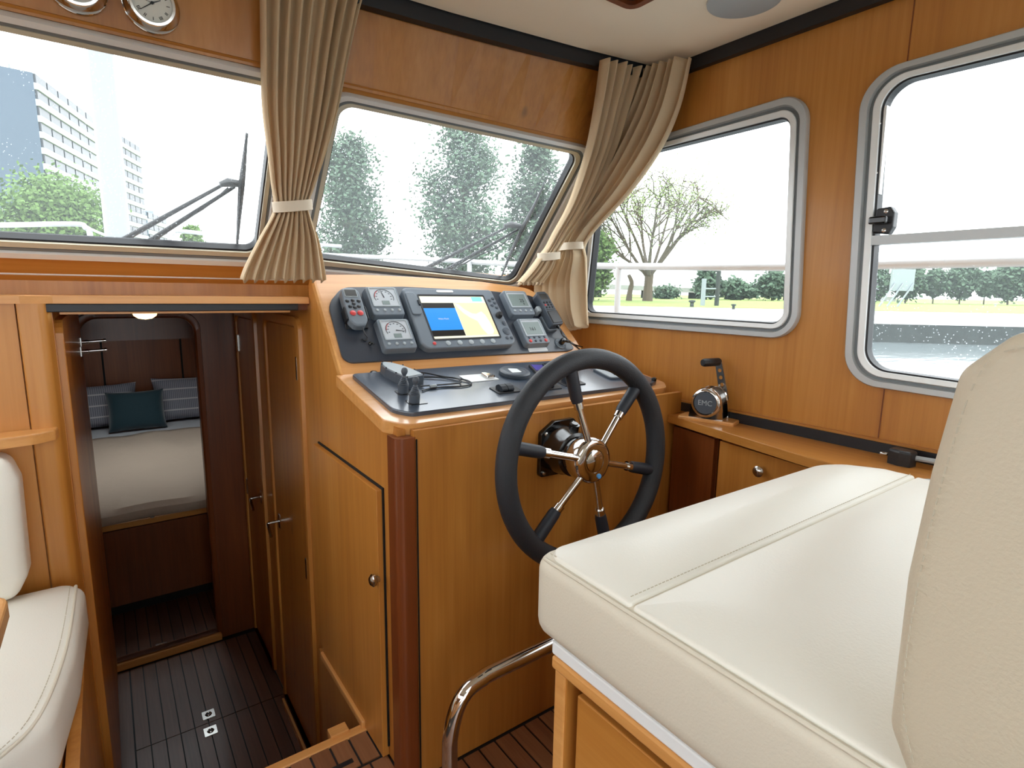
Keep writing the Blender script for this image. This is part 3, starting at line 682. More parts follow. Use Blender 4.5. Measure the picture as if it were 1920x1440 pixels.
button(cp_, .153, .0, pd, .012, 'black_plastic', .016); button(cp_, .163, -.031, pd, .010, 'grey_dark', .004, .8); button(cp_, .159, -.064, pd, .015, 'grey_dark', .0035)
# left hand remote in its holder
rm = thing('remote_handset', 'grey handheld autopilot remote with two red buttons in a black holder', 'remote', mtx=MP @ T(.081, .208, .006))
bm = B(); prism(bm, rpoly([(-.026, .07), (-.029, .02), (-.027, -.05), (-.014, -.07), (.016, -.07), (.029, -.05), (.030, .02), (.026, .07)], [.02, .02, .02, .015, .015, .02, .02, .02], 5), .008, .032, None, .006, 3); obj('handset_body', bm, 'grey_plastic', rm, world=False)
bm = B(); prism(bm, rpoly(rq(-.020, .020, .033, .062), .003, 2), .031, .0335, None, .001); s_ = obj('display_frame', bm, 'grey_light', rm, world=False)
bm = B(); box(bm, (-.017, .036, .033), (.017, .059, .0342)); obj('display', bm, 'lcd_dark', s_, world=False)
for x, y in ((-.017, .018), (0, .020), (.017, .018), (0, .008), (-.013, -.002), (.013, -.002), (0, -.006)): button(rm, x, y, .032, .006, 'black_plastic', .003)
for x in (-.011, .011): button(rm, x, -.026, .032, .009, 'red_button', .004)
bm = B(); box(bm, (-.033, -.045, 0), (-.0285, .0, .03), None, .002); box(bm, (.030, -.045, 0), (.0345, .0, .03), None, .002); box(bm, (-.033, -.062, 0), (.0345, .0, .007), None, .002); obj('holder', bm, 'black_plastic', rm, world=False)
bm = B(); tube(bm, spline([(.01, -.068, .02), (.014, -.085, .012), (.022, -.095, .004), (.012, -.105, .003), (.004, -.098, .004)], 5), .002, 6); obj('cable', bm, 'black_plastic', rm, world=False)
key = thing('toggle_switch', 'small black toggle switch low on the instrument board', 'switch', mtx=MP @ T(.107, .094, .006))
lathe_m = axis_frame((0, 0, 0), (0, 0, 1)); obj('collar', lathe(B(), [(.006, 0), (.006, .004), (.004, .006), (0, .006)], None, 12), 'black_gloss', key, world=False)
obj('lever', tube(B(), [(0, 0, .004), (.002, -.006, .012), (.003, -.012, .016)], [.002, .003, .004], 8), 'black_gloss', key, world=False, smooth=True)
# VHF handset on the right
vh = thing('radio_handset', 'dark radio handset in its cradle at the right end of the instrument board', 'radio', mtx=MP @ T(.806, .19, .006) @ Matrix.Rotation(math.radians(4), 4, 'Z'))
bm = B(); prism(bm, rpoly([(-.026, -.075), (.026, -.075), (.026, .06), (.018, .074), (-.020, .074), (-.026, .06)], .006, 3), .012, .044, None, .005, 3); obj('handset_body', bm, 'grey_dark', vh, world=False)
bm = B(); box(bm, (-.018, .036, .043), (.018, .062, .0448), None, .001); obj('display', bm, 'lcd_dark', vh, world=False)
for j in range(3):
    for i in range(3): button(vh, -.014 + i * .014, .022 - j * .011, .044, .004, 'red_button' if (i, j) == (0, 1) else 'black_plastic', .0025)
bm = B(); box(bm, (-.020, -.012, .043), (.020, -.007, .0455), None, .001); obj('key_bar', bm, 'black_plastic', vh, world=False)
bm = B(); box(bm, (-.010, -.034, .0438), (.014, -.031, .0446)); obj('name_strip', bm, 'paper', vh, world=False)
bm = B(); box(bm, (-.024, -.07, .040), (.024, -.016, .047), None, .003); obj('handset_grip', bm, 'black_plastic', vh, world=False)
bm = B(); prism(bm, rpoly(rq(-.032, .020, -.080, -.010), .01, 4), 0, .014, None, .003); cr_ = obj('cradle', bm, 'grey_plastic', vh, world=False)
bm = B(); prism(bm, rpoly(rq(-.046, -.026, -.004, .02), .006, 4), 0, .03, None, .004); obj('cradle_clip', bm, 'grey_light', cr_, world=False)
bm = B(); tube(bm, spline([(.006, -.074, .030), (.012, -.09, .026), (.018, -.11, .018), (.03, -.135, .020), (.05, -.155, .018), (.09, -.165, .01)], 6), .0028, 6)
obj('cable', bm, 'black_gloss', vh, world=False, smooth=True)
bm = B(); tube(bm, [(.004, -.072, .03), (.009, -.084, .027)], [.007, .004], 10); obj('cable_boot', bm, 'black_gloss', vh, world=False)
so = thing('socket', 'round grey socket with black plug at the lower right of the board', 'socket', mtx=MP @ T(.819, .058, .006))
obj('flange', lathe(B(), [(.023, 0), (.023, .003), (.020, .005), (0, .005)], None, 24), 'grey_plastic', so, world=False)
obj('plug', lathe(B(), [(.010, .005), (.010, .024), (.006, .030), (0, .031)], None, 16), 'black_gloss', so, world=False, smooth=True)
for a in (.8, 2.6, 4.0, 5.6): obj('screw', lathe(B(), [(.002, .005), (0, .006)], T(.017 * math.cos(a), .017 * math.sin(a)), 8), 'ink', so, world=False)
obj('plug_cord', tube(B(), spline([(.006, 0, .02), (.022, -.006, .022), (.045, -.022, .018), (.07, -.034, .008)], 5), [.006] * 6 + [.003] * 10, 8), 'black_gloss', so, world=False, smooth=True)
lb = obj('label_plate', prism(B(), rpoly(rq(.665, .748, .031, .046), .001, 1), .006, .007, MP), 'paper'); tag(lb, 'white name strip under the autopilot control', 'label')
# ---------------------------------------------------------------- things on the desk
def joystick(x, y, label):
    root = thing('joystick', label, 'joystick', mtx=MD @ T(x, y, hb), group='rubber-booted joysticks on the desk')
    pr = [(.0135, 0), (.0135, .022)]
    for k in range(5): pr += [(.0108 - k * .0014, .0235 + k * .0042), (.0132 - k * .0016, .0255 + k * .0042)]
    obj('boot', lathe(B(), [(.0140, 0)] + pr + [(.0045, .046), (.0045, .05)], None, 20), 'grey_dark', root, world=False)
    obj('knob', lathe(B(), [(.0045, .048), (.0075, .053), (.0085, .058), (.0075, .064), (.004, .0675), (0, .068)], None, 16), 'grey_dark', root, world=False, smooth=True)
    obj('base_plate', prism(B(), rpoly(rq(-.017, .03, -.017, .017), .003, 2), -.0005, .0015, None), 'black_gloss', root, world=False)
joystick(.089, .135, 'grey rubber joystick next to the boat-shaped tray, farther from the desk front')
joystick(.086, .064, 'grey rubber joystick nearest the front corner of the desk')
bt = thing('boat_shaped_tray', 'grey boat-shaped plastic box with white top lying on the desk', 'tray', mtx=MD @ T(.128, .25, hb) @ Matrix.Rotation(math.radians(14), 4, 'Z'))
hull = [(-.030, -.075), (.030, -.075), (.034, -.03), (.031, .02), (.018, .058), (.0, .078), (-.018, .058), (-.031, .02), (-.034, -.03)]
bm = B(); prism(bm, rpoly(hull, .008, 3), 0, .026, None, .002); obj('hull', bm, 'grey_dark', bt, world=False)
bm = B(); prism(bm, [(p.x * .86, p.y * .9) for p in rpoly(hull, .008, 3)], .025, .0275, None, .001); obj('top_plate', bm, 'grey_light', bt, world=False)
for k, p in enumerate(dense([V(q) * .93 for q in hull], .03)):
    bm = B(); lathe(bm, [(.0022, .026), (.002, .029), (0, .0293)], T(p.x, p.y), 8); obj('stud', bm, 'ink', bt, world=False)
crd = [(.16, .262, .004), (.205, .258, .006), (.25, .222, .003), (.285, .188, .004), (.303, .165, .004), (.297, .14, .003), (.262, .132, .003), (.21, .14, .003), (.165, .138, .003), (.14, .128, .003)]
cord = obj('neck_cord', tube(B(), [MD @ (V(p) + V((0, 0, hb))) for p in spline(crd, 6)], .0022, 6), 'black_plastic', smooth=True); tag(cord, 'looped black cord lying on the desk beside the joysticks', 'cord')
crd2 = [(.165, .235, .003), (.21, .222, .004), (.262, .2, .006), (.280, .178, .006), (.268, .152, .006), (.225, .150, .006), (.18, .150, .007), (.15, .16, .004)]
bm = B(); tube(bm, [MD @ (V(p) + V((0, 0, hb))) for p in spline(crd2, 6)], .0022, 6)
tag(obj('inner_cord', bm, 'black_plastic', smooth=True), 'smaller inner loop of black cord with a toggle, on the desk', 'cord')
bm = B(); tube(bm, [MD @ V((.172, .145, hb + .006)), MD @ V((.19, .146, hb + .006))], .005, 8)
tag(obj('cord_toggle', bm, 'grey_light', smooth=True), 'little clear toggle threaded on the black cord', 'toggle')
ch = thing('steel_cover_plate', 'flat shiny metal plate with a latch on the desk mat', 'plate', mtx=MD @ T(.355, .190, hb))
obj('plate_sheet', prism(B(), rpoly([(-.052, -.029), (.052, -.029), (.046, .027), (-.052, .030)], .003, 2), 0, .002, None), 'alu_bright', ch, world=False)
obj('latch', prism(B(), rpoly([(.016, -.02), (.04, -.018), (.046, -.004), (.030, .02), (.018, .022)], .004, 2), .002, .010, None, .003), 'chrome', ch, world=False)
obj('latch_tip', box(B(), (.036, -.012, .002), (.048, .0, .009), None, .002), 'black_plastic', ch, world=False)
pk = thing('round_mount', 'low round black puck with pale inset on the desk', 'mount', mtx=MD @ T(.482, .190, hb))
obj('puck', lathe(B(), [(.046, 0), (.048, .004), (.048, .011), (.044, .0145), (.034, .015), (.033, .0135), (0, .0135)], None, 36), 'grey_dark', pk, world=False, smooth=True)
obj('inset', prism(B(), rpoly([(-.022, -.018), (.012, -.02), (.016, .012), (-.012, .022)], .004, 3), .0134, .0146, None), 'paper', pk, world=False)
def rocker(x, y, label, rot=0, closed=False):
    root = thing('rocker_switch', label, 'switch', mtx=MD @ T(x, y, hb) @ Matrix.Rotation(rot, 4, 'Z'), group='paired rocker switches in a row on the desk')
    obj('base_plate', prism(B(), rpoly(rq(-.037, .045, -.025, .027), .004, 3), 0, .003, None, .001), 'black_plastic', root, world=False)
    for k in (-1, 1):
        prof = [(-.018, .003), (-.018, .010), (-.010, .0165), (.004, .018), (.014, .012), (.018, .003)]
        bm = B(); prism(bm, rpoly(prof, .003, 2), 0, .019, frame((k * .0105 - .0195 + .008, 0, 0), (0, 1, 0), (0, 0, 1))); obj('rocker', bm, 'rubber_grip', root, world=False)
    return root
rocker(.370, .078, 'twin black rocker switch on the desk, nearest the joysticks')
rocker(.505, .066, 'twin black rocker switch seen through the wheel rim, middle one of the three')
rocker(.610, .078, 'twin black rocker switch beside the upright wheel spoke')
ph_ = thing('phone', 'small black phone with purple screen lying behind the switches', 'phone', mtx=MD @ T(.594, .200, hb) @ Matrix.Rotation(-.35, 4, 'Z'))
obj('case', prism(B(), rpoly(rq(-.03, .04, -.045, .045), .006, 3), 0, .009, None, .002), 'black_plastic', ph_, world=False)
obj('screen', prism(B(), rq(-.024, .022, -.02, .038), .0088, .0096), 'purple', ph_, world=False)
obj('clip', box(B(), (.012, .01, .009), (.034, .03, .018), None, .002), 'black_gloss', ph_, world=False)
np_ = thing('ribbed_pad', 'pale grey ribbed plastic pad at the right end of the desk', 'pad', mtx=MD @ T(.838, .105, hb) @ Matrix.Rotation(-.12, 4, 'Z'))
obj('pad_body', prism(B(), rpoly([(-.062, -.045), (.07, -.055), (.062, .06), (-.062, .052)], .012, 4), 0, .007, None, .002), 'grey_dark', np_, world=False)
obj('pad_top', prism(B(), rpoly([(-.057, -.04), (.064, -.05), (.057, .055), (-.057, .047)], .010, 4), .0065, .008, None, .001), 'grey_light', np_, world=False)
for k in range(6): obj('rib', box(B(), (-.03 + k * .004, -.026 + k * .012, .0078), (.04, -.022 + k * .012, .0095)), 'grey_dark', np_, world=False)
tag(obj('push_button', lathe(B(), [(.008, 0), (.008, .008), (.005, .011), (0, .011)], MD @ T(.927, .02, hb), 14), 'black_gloss', smooth=True), 'tiny black push button on the right front corner of the desk', 'button')
tag(obj('push_button', lathe(B(), [(.011, 0), (.011, .006), (.007, .009), (0, .009)], MD @ T(.088, .326, .0), 14), 'black_gloss', smooth=True), 'small black button behind the boat-shaped tray', 'button')

# ================================================================ STEERING WHEEL
WC = V((.958, .985, .803)); tilt = .067
wn = V((0, -math.cos(tilt), math.sin(tilt))); we1 = V((1, 0, 0)); we2 = wn.cross(we1)
if we2.z < 0: we2 = -we2
MW = frame(WC, we1, we2, wn)
wh = thing('steering_wheel', 'six-spoke steering wheel with padded dark rim and chrome hub', 'steering wheel', mtx=MW)
R = .255
obj('rim', tube(B(), [V((R * math.cos(a), R * math.sin(a), 0)) for a in [2 * math.pi * k / 96 for k in range(96)]], .0255, 16, True), 'rubber', wh, world=False, smooth=True)
for k in range(6):
    a = math.radians(44 + 60 * k); q = V((math.cos(a), math.sin(a), 0)); at = lambda r, z=0: q * r + V((0, 0, z))
    sp_ = obj('spoke', tube(B(), [at(.045, .012), at(.155, .002)], .0088, 12), 'chrome', wh, world=False, smooth=True)
    obj('ferrule', tube(B(), [at(.138, .004), at(.156, .002)], .0125, 14), 'chrome', sp_, world=False, smooth=True)
    obj('grip_sleeve', tube(B(), [at(.154, .002), at(.165, .001), at(.24, 0)], [.0135, .0155, .0165], 14), 'rubber_grip', sp_, world=False, smooth=True)
obj('hub', lathe(B(), [(.050, -.035), (.056, -.022), (.058, -.004), (.058, .012), (.054, .020), (.046, .023), (.030, .0225), (.029, .020), (0, .0195)], None, 40), 'chrome', wh, world=False, smooth=True)
obj('hub_cap', lathe(B(), [(.028, .019), (.028, .024), (.022, .027), (0, .0275)], None, 32), 'chrome', wh, world=False, smooth=True)
obj('emblem_stud', lathe(B(), [(.007, .022), (.006, .0255), (0, .026)], T(.013, -.040), 14), 'jewel_blue', wh, world=False, smooth=True)
# helm pump behind the wheel
pu = thing('helm_pump', 'black round helm pump on a square flange behind the steering wheel', 'helm pump', (.972, 1.125, .80))
obj('flange', prism(B(), rpoly([(-.068, -.072), (.066, -.075), (.068, .055), (.05, .078), (-.02, .078), (-.066, .05)], .012, 4), 0, .012, frame((.972, 1.125, .800), (1, 0, 0), (0, 0, 1)), .003), 'black_gloss', pu)
m_ = axis_frame((.972, 1.113, .800), WC - V((.972, 1.113, .800)))
ln = (WC - V((.972, 1.113, .8))).length
obj('pump_body', lathe(B(), [(.064, 0), (.064, ln * .3), (.058, ln * .45), (.058, ln * .6), (.050, ln * .62), (.047, ln * .95), (0, ln * .95)], m_, 36), 'black_gloss', pu, smooth=True)
for x, z in ((-.055, -.06), (.055, -.062), (-.05, .046), (.045, .066)): obj('bolt', lathe(B(), [(.006, 0), (.006, .004), (.003, .006), (0, .006)], axis_frame((.972 + x, 1.113, .80 + z), (0, -1, 0)), 12), 'steel', pu, smooth=True)
obj('filler_plug', lathe(B(), [(.014, .0), (.014, .016), (.009, .017), (.009, .020), (0, .020)], axis_frame((.985, 1.075, .858), (0, -.3, 1)), 16), 'black_gloss', pu, smooth=True)

# ================================================================ STARBOARD SHELF AND CABINETS
ZS = .836
sh = thing('side_shelf', 'long wooden shelf along the starboard wall below the windows', 'shelf', (1.45, .6, ZS))
edge_pts = [PZ(1251, 777, ZS), PZ(1400, 818, ZS), PZ(1500, 853, ZS)]
e0, e1 = edge_pts[0], edge_pts[2]; sl = (e1.x - e0.x) / (e1.y - e0.y)
ex_ = lambda y: max(1.33, e0.x + sl * (y - e0.y))
outl = [(ex_(1.135), 1.135), (ex_(.9), .9), (ex_(.653), .653), (1.335, .55), (1.335, -1.2), (XW - .002, -1.2), (XW - .002, 1.135)]
bm = B(); prism(bm, outl, ZS - .024, ZS, None, .003); obj('shelf_board', bm, 'wood_y', sh)
bm = B(); box(bm, (XW - .02, -1.2, ZS), (XW - .002, 1.6, ZS + .028)); obj('black_fiddle', bm, 'black_trim', sh)
struct('trim_11', box(B(), (XW - .014, -1.2, ZS + .028), (XW - .0005, 1.7, ZS + .034)), 'wood_y', label='thin wood bead above the black strip on the shelf')
def cabinet(y0, y1, label, m, knob):
    xa, xb = ex_(y0) + .018, ex_(y1) + .018
    root = thing('side_cabinet', label, 'cabinet', ((xa + xb) / 2 + .05, (y0 + y1) / 2, 0), group='low cabinets under the starboard shelf')
    bm = B(); prism(bm, [(xa + .016, y0), (xb + .016, y1), (XW - .005, y1), (XW - .005, y0)], .0, ZS - .025); obj('carcass', bm, 'dark_wood', root)
    bm = B(); prism(bm, [(xa, y0 + .004), (xb, y1 - .004), (xb + .016, y1 - .004), (xa + .016, y0 + .004)], .03, ZS - .036); d = obj('door', bm, m, root)
    if knob:
        kx = ex_(knob[0]) + .018
        bm = B(); lathe(bm, [(.007, 0), (.008, .008), (.014, .012), (.015, .018), (.009, .023), (0, .024)], axis_frame((kx, knob[0], knob[1]), (-1, 0, 0)), 18); obj('knob', bm, 'steel', d, smooth=True)
cabinet(.934, 1.115, 'narrow reddish cabinet front between console and first cabinet door', 'dark_wood', None)
cabinet(.45, .922, 'cabinet with a round metal knob under the shelf beside the helm seat', 'wood_z', (.77, .757))
cabinet(-.30, .438, 'cabinet under the shelf behind the helm seat', 'wood_z', (.1, .757))
# engine control on the shelf
rb = PZ(1330, 790, ZS); ry = math.atan2(PZ(1388, 795, ZS).x - PZ(1275, 778, ZS).x, -(PZ(1388, 795, ZS).y - PZ(1275, 778, ZS).y))
MR = frame((1.478, 1.005, ZS), (math.sin(.30), -math.cos(.30), 0), (math.cos(.30), math.sin(.30), 0))   # x aft, y outboard
rl = thing('engine_control', 'chrome engine control lever with black handle on a small wooden board', 'engine control', mtx=MR)
obj('base_board', prism(B(), rpoly(rq(-.085, .085, -.034, .040), .006, 3), 0, .010, None, .004), 'edge_y', rl, world=False)
sidep = rpoly([(-.052, 0), (.052, 0), (.046, .045), (.038, .075), (.018, .094), (-.018, .094), (-.038, .075), (-.046, .045)], [.003, .003, .02, .02, .02, .02, .02, .02], 4)
for nm, y in (('side_cheek', -.024), ('side_cheek', .030)):
    obj(nm, prism(B(), sidep, 0, .006, frame((0, y, .010), (1, 0, 0), (0, 0, 1))), 'chrome', rl, world=False)
obj('foot_plate', box(B(), (-.05, -.026, .010), (.05, .030, .016), None, .001), 'chrome', rl, world=False)
MF = frame((0, -.026, .060), (1, 0, 0), (0, 0, 1))
obj('face_ring', lathe(B(), [(.044, -.004), (.044, .012), (.041, .016), (.036, .017), (.035, .014), (0, .014)], MF, 36), 'chrome', rl, world=False, smooth=True)
fd = obj('face_disc', lathe(B(), [(.034, .013), (.033, .0165), (0, .017)], MF, 32), 'grey_dark', rl, world=False, smooth=True)
obj('lettering', text_mesh(B(), 'EMC', .022, MF @ T(0, 0, .0175), .0003), 'grey_light', fd, world=False)
obj('drum', lathe(B(), [(.036, 0), (.036, .05)], frame((0, .028, .060), (1, 0, 0), (0, 0, 1)), 28), 'black_gloss', rl, world=False, smooth=True)
la, lb_ = V((.030, .036, .085)), V((.008, .036, .178)); dr = (lb_ - la).normalized(); sd = dr.cross(V((0, 1, 0)))
ML = frame(la, sd, dr)
lev = rpoly([(-.013, -.025), (.013, -.025), (.010, .098), (-.010, .098)], .008, 4)
holes = [[V((.0045 * math.cos(a) * 1.2, y + .006 * math.sin(a))) for a in [-2 * math.pi * k / 12 for k in range(12)]] for y in (.026, .048, .07)]
obj('lever_arm', plate(B(), lev, holes, ML, .006), 'chrome', rl, world=False)
obj('handle', lathe(B(), [(0, 0), (.011, .0), (.0125, .003), (.0125, .06), (.010, .066), (0, .067)], axis_frame(lb_ + V((0, .004, .0)), (-.55, -1, .0)), 18), 'black_plastic', rl, world=False, smooth=True)
# plug with grey cable on the shelf
pl_ = thing('cable_plug', 'black angular plug with grey cable on the shelf behind the seat', 'plug', (1.47, .482, ZS))
bm = B(); prism(bm, rpoly([(-.016, -.022), (.014, -.026), (.020, .0), (.016, .024), (-.012, .026), (-.02, .0)], .004, 2), 0, .036, T(1.47, .482, ZS), .006); obj('plug_body', bm, 'black_plastic', pl_)
bm = B(); tube(bm, [(1.478, .458, ZS + .02), (1.49, .41, ZS + .020), (1.495, .2, ZS + .012), (1.5, -.2, ZS + .012)], .006, 8); obj('cable', bm, 'grey_light', pl_, smooth=True)
bm = B(); tube(bm, [(1.468, .505, ZS + .018), (1.462, .525, ZS + .018)], .004, 8); obj('pin', bm, 'steel', pl_, smooth=True)
tag(obj('cable_end', tube(B(), [(1.36, .40, ZS + .005), (1.40, .365, ZS + .006), (1.42, .2, ZS + .005)], .005, 8), 'grey_light', smooth=True), 'second pale grey cable lying on the shelf behind the seat', 'cable')

# ================================================================ HELM SEAT
ZT = .868
bench = thing('pilot_bench', 'wide cream leather helm bench with seat cushion and upright backrest', 'bench', (.87, .2, .742))
so_ = rpoly([(.447, -.30), (1.295, -.30), (1.30, .36), (1.235, .555), (.452, .572)], [.05, .05, .25, .10, .03], 8)
bm = B(); cushion(bm, dense(so_, .02), .742, ZT - .004, .022, None, 0, .03); seat = obj('seat_cushion', bm, 'leather_half_shade', bench, smooth=True)
fr_ = rpoly([(.462, .3975), (1.287, .394), (1.285, .44), (1.225, .542), (.465, .558)], [.006, .006, .1, .09, .03], 8)
bm = B(); cushion(bm, dense(fr_, .02), ZT - .03, ZT, .006, None, .020, .006); obj('bolster_panel', bm, 'leather', seat, smooth=True)
ma_ = rpoly([(.457, -.29), (1.285, -.29), (1.287, .3925), (.462, .396)], [.05, .05, .006, .006], 6)
bm = B(); cushion(bm, dense(ma_, .02), ZT - .03, ZT - .001, .006, None, .014, .006, .0015); obj('seat_panel', bm, 'leather', seat, smooth=True)
def stitches(parent, pts, step=.0085, ln_=.0055, r=.0009):
    bm = B(); P = [V(p) for p in pts]; acc = 0
    for a, b in zip(P, P[1:]):
        L_ = (b - a).length; d = (b - a).normalized(); s = -acc
        while s + ln_ < L_:
            if s >= 0: tube(bm, [a + d * s, a + d * (s + ln_)], r, 4)
            s += step
        acc = 0
    o = obj('stitching', bm, 'thread', parent); o['kind'] = 'stuff'; return o
stitches(seat, [(.468, .548, ZT - .002), (.4665, .405, ZT - .002)]); stitches(seat, [(.4665, .39, ZT - .003), (.4625, -.24, ZT - .003)])
stitches(seat, [(.47, .4045, ZT + .0025), (1.28, .4015, ZT + .0025)], .007, .0045, .0006)
bm = B(); tube(bm, [(.462, .553, ZT - .010), (.4585, .54, ZT - .008), (.4565, .40, ZT - .008), (.4515, -.28, ZT - .008)], .0026, 8); obj('piping', bm, 'leather_half_shade', seat, smooth=True)
# backrest
prof = rpoly([(.113, .856), (.135, .90), (.137, 1.02), (.132, 1.10), (.124, 1.172), (.098, 1.20), (.045, 1.205), (.012, 1.17), (.006, .89), (.03, .856)], [.015, .03, .1, .1, .02, .02, .03, .03, .02, .015], 4)
MBk = frame((.452, 0, 0), (0, 1, 0), (0, 0, 1))
bm = B(); cushion(bm, dense(prof, .012), 0, .80, .010, MBk, .006, .010); br = obj('backrest', bm, 'leather_shade', bench, smooth=True)
bm = B(); fp = [V((.449, p.x - .010, p.y)) for p in spline([V((.118, .868, 0)), V((.1365, .93, 0)), V((.137, 1.03, 0)), V((.131, 1.11, 0)), V((.122, 1.17, 0)), V((.105, 1.19, 0)), V((.05, 1.196, 0))], 5)]
stitches(br, fp, .0075, .005, .0006)
# seat cabinet
sb = thing('drawer_cabinet', 'wooden drawer cabinet carrying the cream helm bench', 'cabinet', (.87, .15, 0))
bm = B(); box(bm, (.466, -.28, .722), (1.28, .538, .742), None, .003); obj('white_board', bm, 'white_board', sb)
bm = B(); box(bm, (.463, -.28, .704), (1.28, .534, .722), None, .003); obj('top_board', bm, 'edge_y', sb)
bm = B(); box(bm, (.468, .505, 0), (1.27, .528, .704)); obj('front_panel', bm, 'wood_z', sb)
bm = B(); box(bm, (.466, .508, 0), (.486, .530, .704), None, .003); obj('corner_stile', bm, 'edge_y', sb)
bm = B(); box(bm, (.492, -.27, 0), (1.27, .5, .70)); obj('carcass', bm, 'red_wood', sb)
for z0, z1 in ((.545, .688), (.385, .535), (.2, .375), (.03, .19)):
    bm = B(); box(bm, (.470, -.26, z0), (.492, .487, z1), None, .002); obj('drawer', bm, 'wood_y', sb)
# footrest rail
fr0 = thing('foot_rail', 'polished steel foot rail bent down to the floor in front of the seat', 'rail', (.5, .9, 0))
tp = [(.508, .9, 0), (.508, .9, .25), (.511, .9, .31), (.525, .9, .36), (.55, .9, .392), (.59, .9, .404), (.66, .9, .408), (1.2, .9, .412), (1.235, .9, .40), (1.25, .9, .37), (1.25, .9, 0)]
bm = B(); tube(bm, spline(tp, 5), .0165, 16); obj('rail_tube', bm, 'chrome', fr0, smooth=True)
for x in (.508, 1.25): bm = B(); lathe(bm, [(.034, 0), (.034, .004), (.02, .010), (.017, .012)], T(x, .9, 0), 24); obj('floor_flange', bm, 'chrome', fr0, smooth=True)

# ================================================================ DINETTE (port)
sc_ = thing('settee_cushion', 'cream leather settee seat cushion at the left edge', 'cushion', (-.6, 1.4, .33))
zt_ = .468
so2 = rpoly([(-1.2, 1.10), (-.21, 1.10), (-.135, 1.17), (-.108, 1.40), (-.098, 1.70), (-.13, 1.745), (-1.2, 1.745)], [.03, .07, .1, .2, .04, .04, .03], 7)
bm = B(); cushion(bm, dense(so2, .03), .335, zt_, .03, None, .016, .03, .004); obj('cushion_body', bm, 'leather', sc_, smooth=True)
bm = B(); pp = [V((p.x - .012, p.y, zt_ - .003)) for p in [V((-.135 - .06, 1.105)), V((-.142, 1.19)), V((-.112, 1.40)), V((-.103, 1.68)), V((-.106, 1.70))]]
tube(bm, spline(pp, 6), .003, 8); obj('piping', bm, 'leather_half_shade', sc_, smooth=True); stitches(sc_, [p + V((-.012, 0, .005)) for p in spline(pp, 6)])
bm = B(); tube(bm, [(-1.1, 1.262, zt_ + .013), (-.5, 1.262, zt_ + .011), (-.25, 1.268, zt_ + .004), (-.135, 1.28, zt_ - .008)], .0022, 6); obj('seam', bm, 'thread', sc_, smooth=True)
bk = thing('settee_back_cushion', 'cream leather back cushion leaning on the bulkhead behind the settee', 'cushion', (-.6, 1.72, .47))
mb = frame((0, 1.775, .475), (1, 0, 0), V((0, .02, .33)))
so3 = rpoly([(-1.2, 0), (-.225, 0), (-.20, .05), (-.196, .28), (-.215, .345), (-1.2, .345)], [.03, .03, .03, .05, .04, .03], 6)
bm = B(); cushion(bm, dense(so3, .03), .0, .115, .028, mb, .014, .02, .003); obj('cushion_body', bm, 'leather', bk, smooth=True)
stitches(bk, [mb @ V(p) for p in ((-.24, .02, .109), (-.225, .06, .112), (-.222, .28, .112), (-.245, .325, .109), (-.6, .325, .112))])
bm = B(); tube(bm, [mb @ V(p) for p in ((-1.1, .21, .128), (-.5, .21, .127), (-.24, .212, .115))], .002, 6); obj('seam', bm, 'thread', bk)
sbx = thing('dinette_bench', 'wooden bench box under the settee cushion', 'bench', (-.6, 1.45, 0))
bm = B(); box(bm, (-1.5, 1.16, 0), (-.135, 1.78, .333)); obj('base_box', bm, 'wood_z', sbx)
lg = thing('settee_ledge', 'short rounded wooden ledge above the settee back cushion', 'ledge', (-.6, 1.75, .84))
lo_ = [(-1.4, 1.783), (-1.4, 1.715), (-.22, 1.712), (-.16, 1.722), (-.122, 1.752), (-.118, 1.783)]
bm = B(); prism(bm, rpoly(lo_, [0, .01, .08, .05, .01, 0], 5), .838, .864, None, .004); obj('ledge_board', bm, 'edge_x', lg)
# seam between the bulkhead panels is the joint beside the corner post
tb = thing('dining_table', 'corner of a light wooden dinette table at the left edge', 'table', (-.6, .9, 0))
tc_ = PZ(18, 1112, .735)
bm = B(); prism(bm, rpoly([(-1.0, .3), (tc_.x - .004, .3), (tc_.x, tc_.y + .004), (-1.0, tc_.y + .006)], [.05, .05, .03, .05], 6), .708, .735, None, .006); obj('table_top', bm, 'panel_light', tb)
bm = B(); lathe(bm, [(.16, 0), (.16, .01), (.04, .03), (.03, .06), (.03, .708)], T(-.6, .7, 0), 28); obj('pedestal', bm, 'steel', tb, smooth=True)

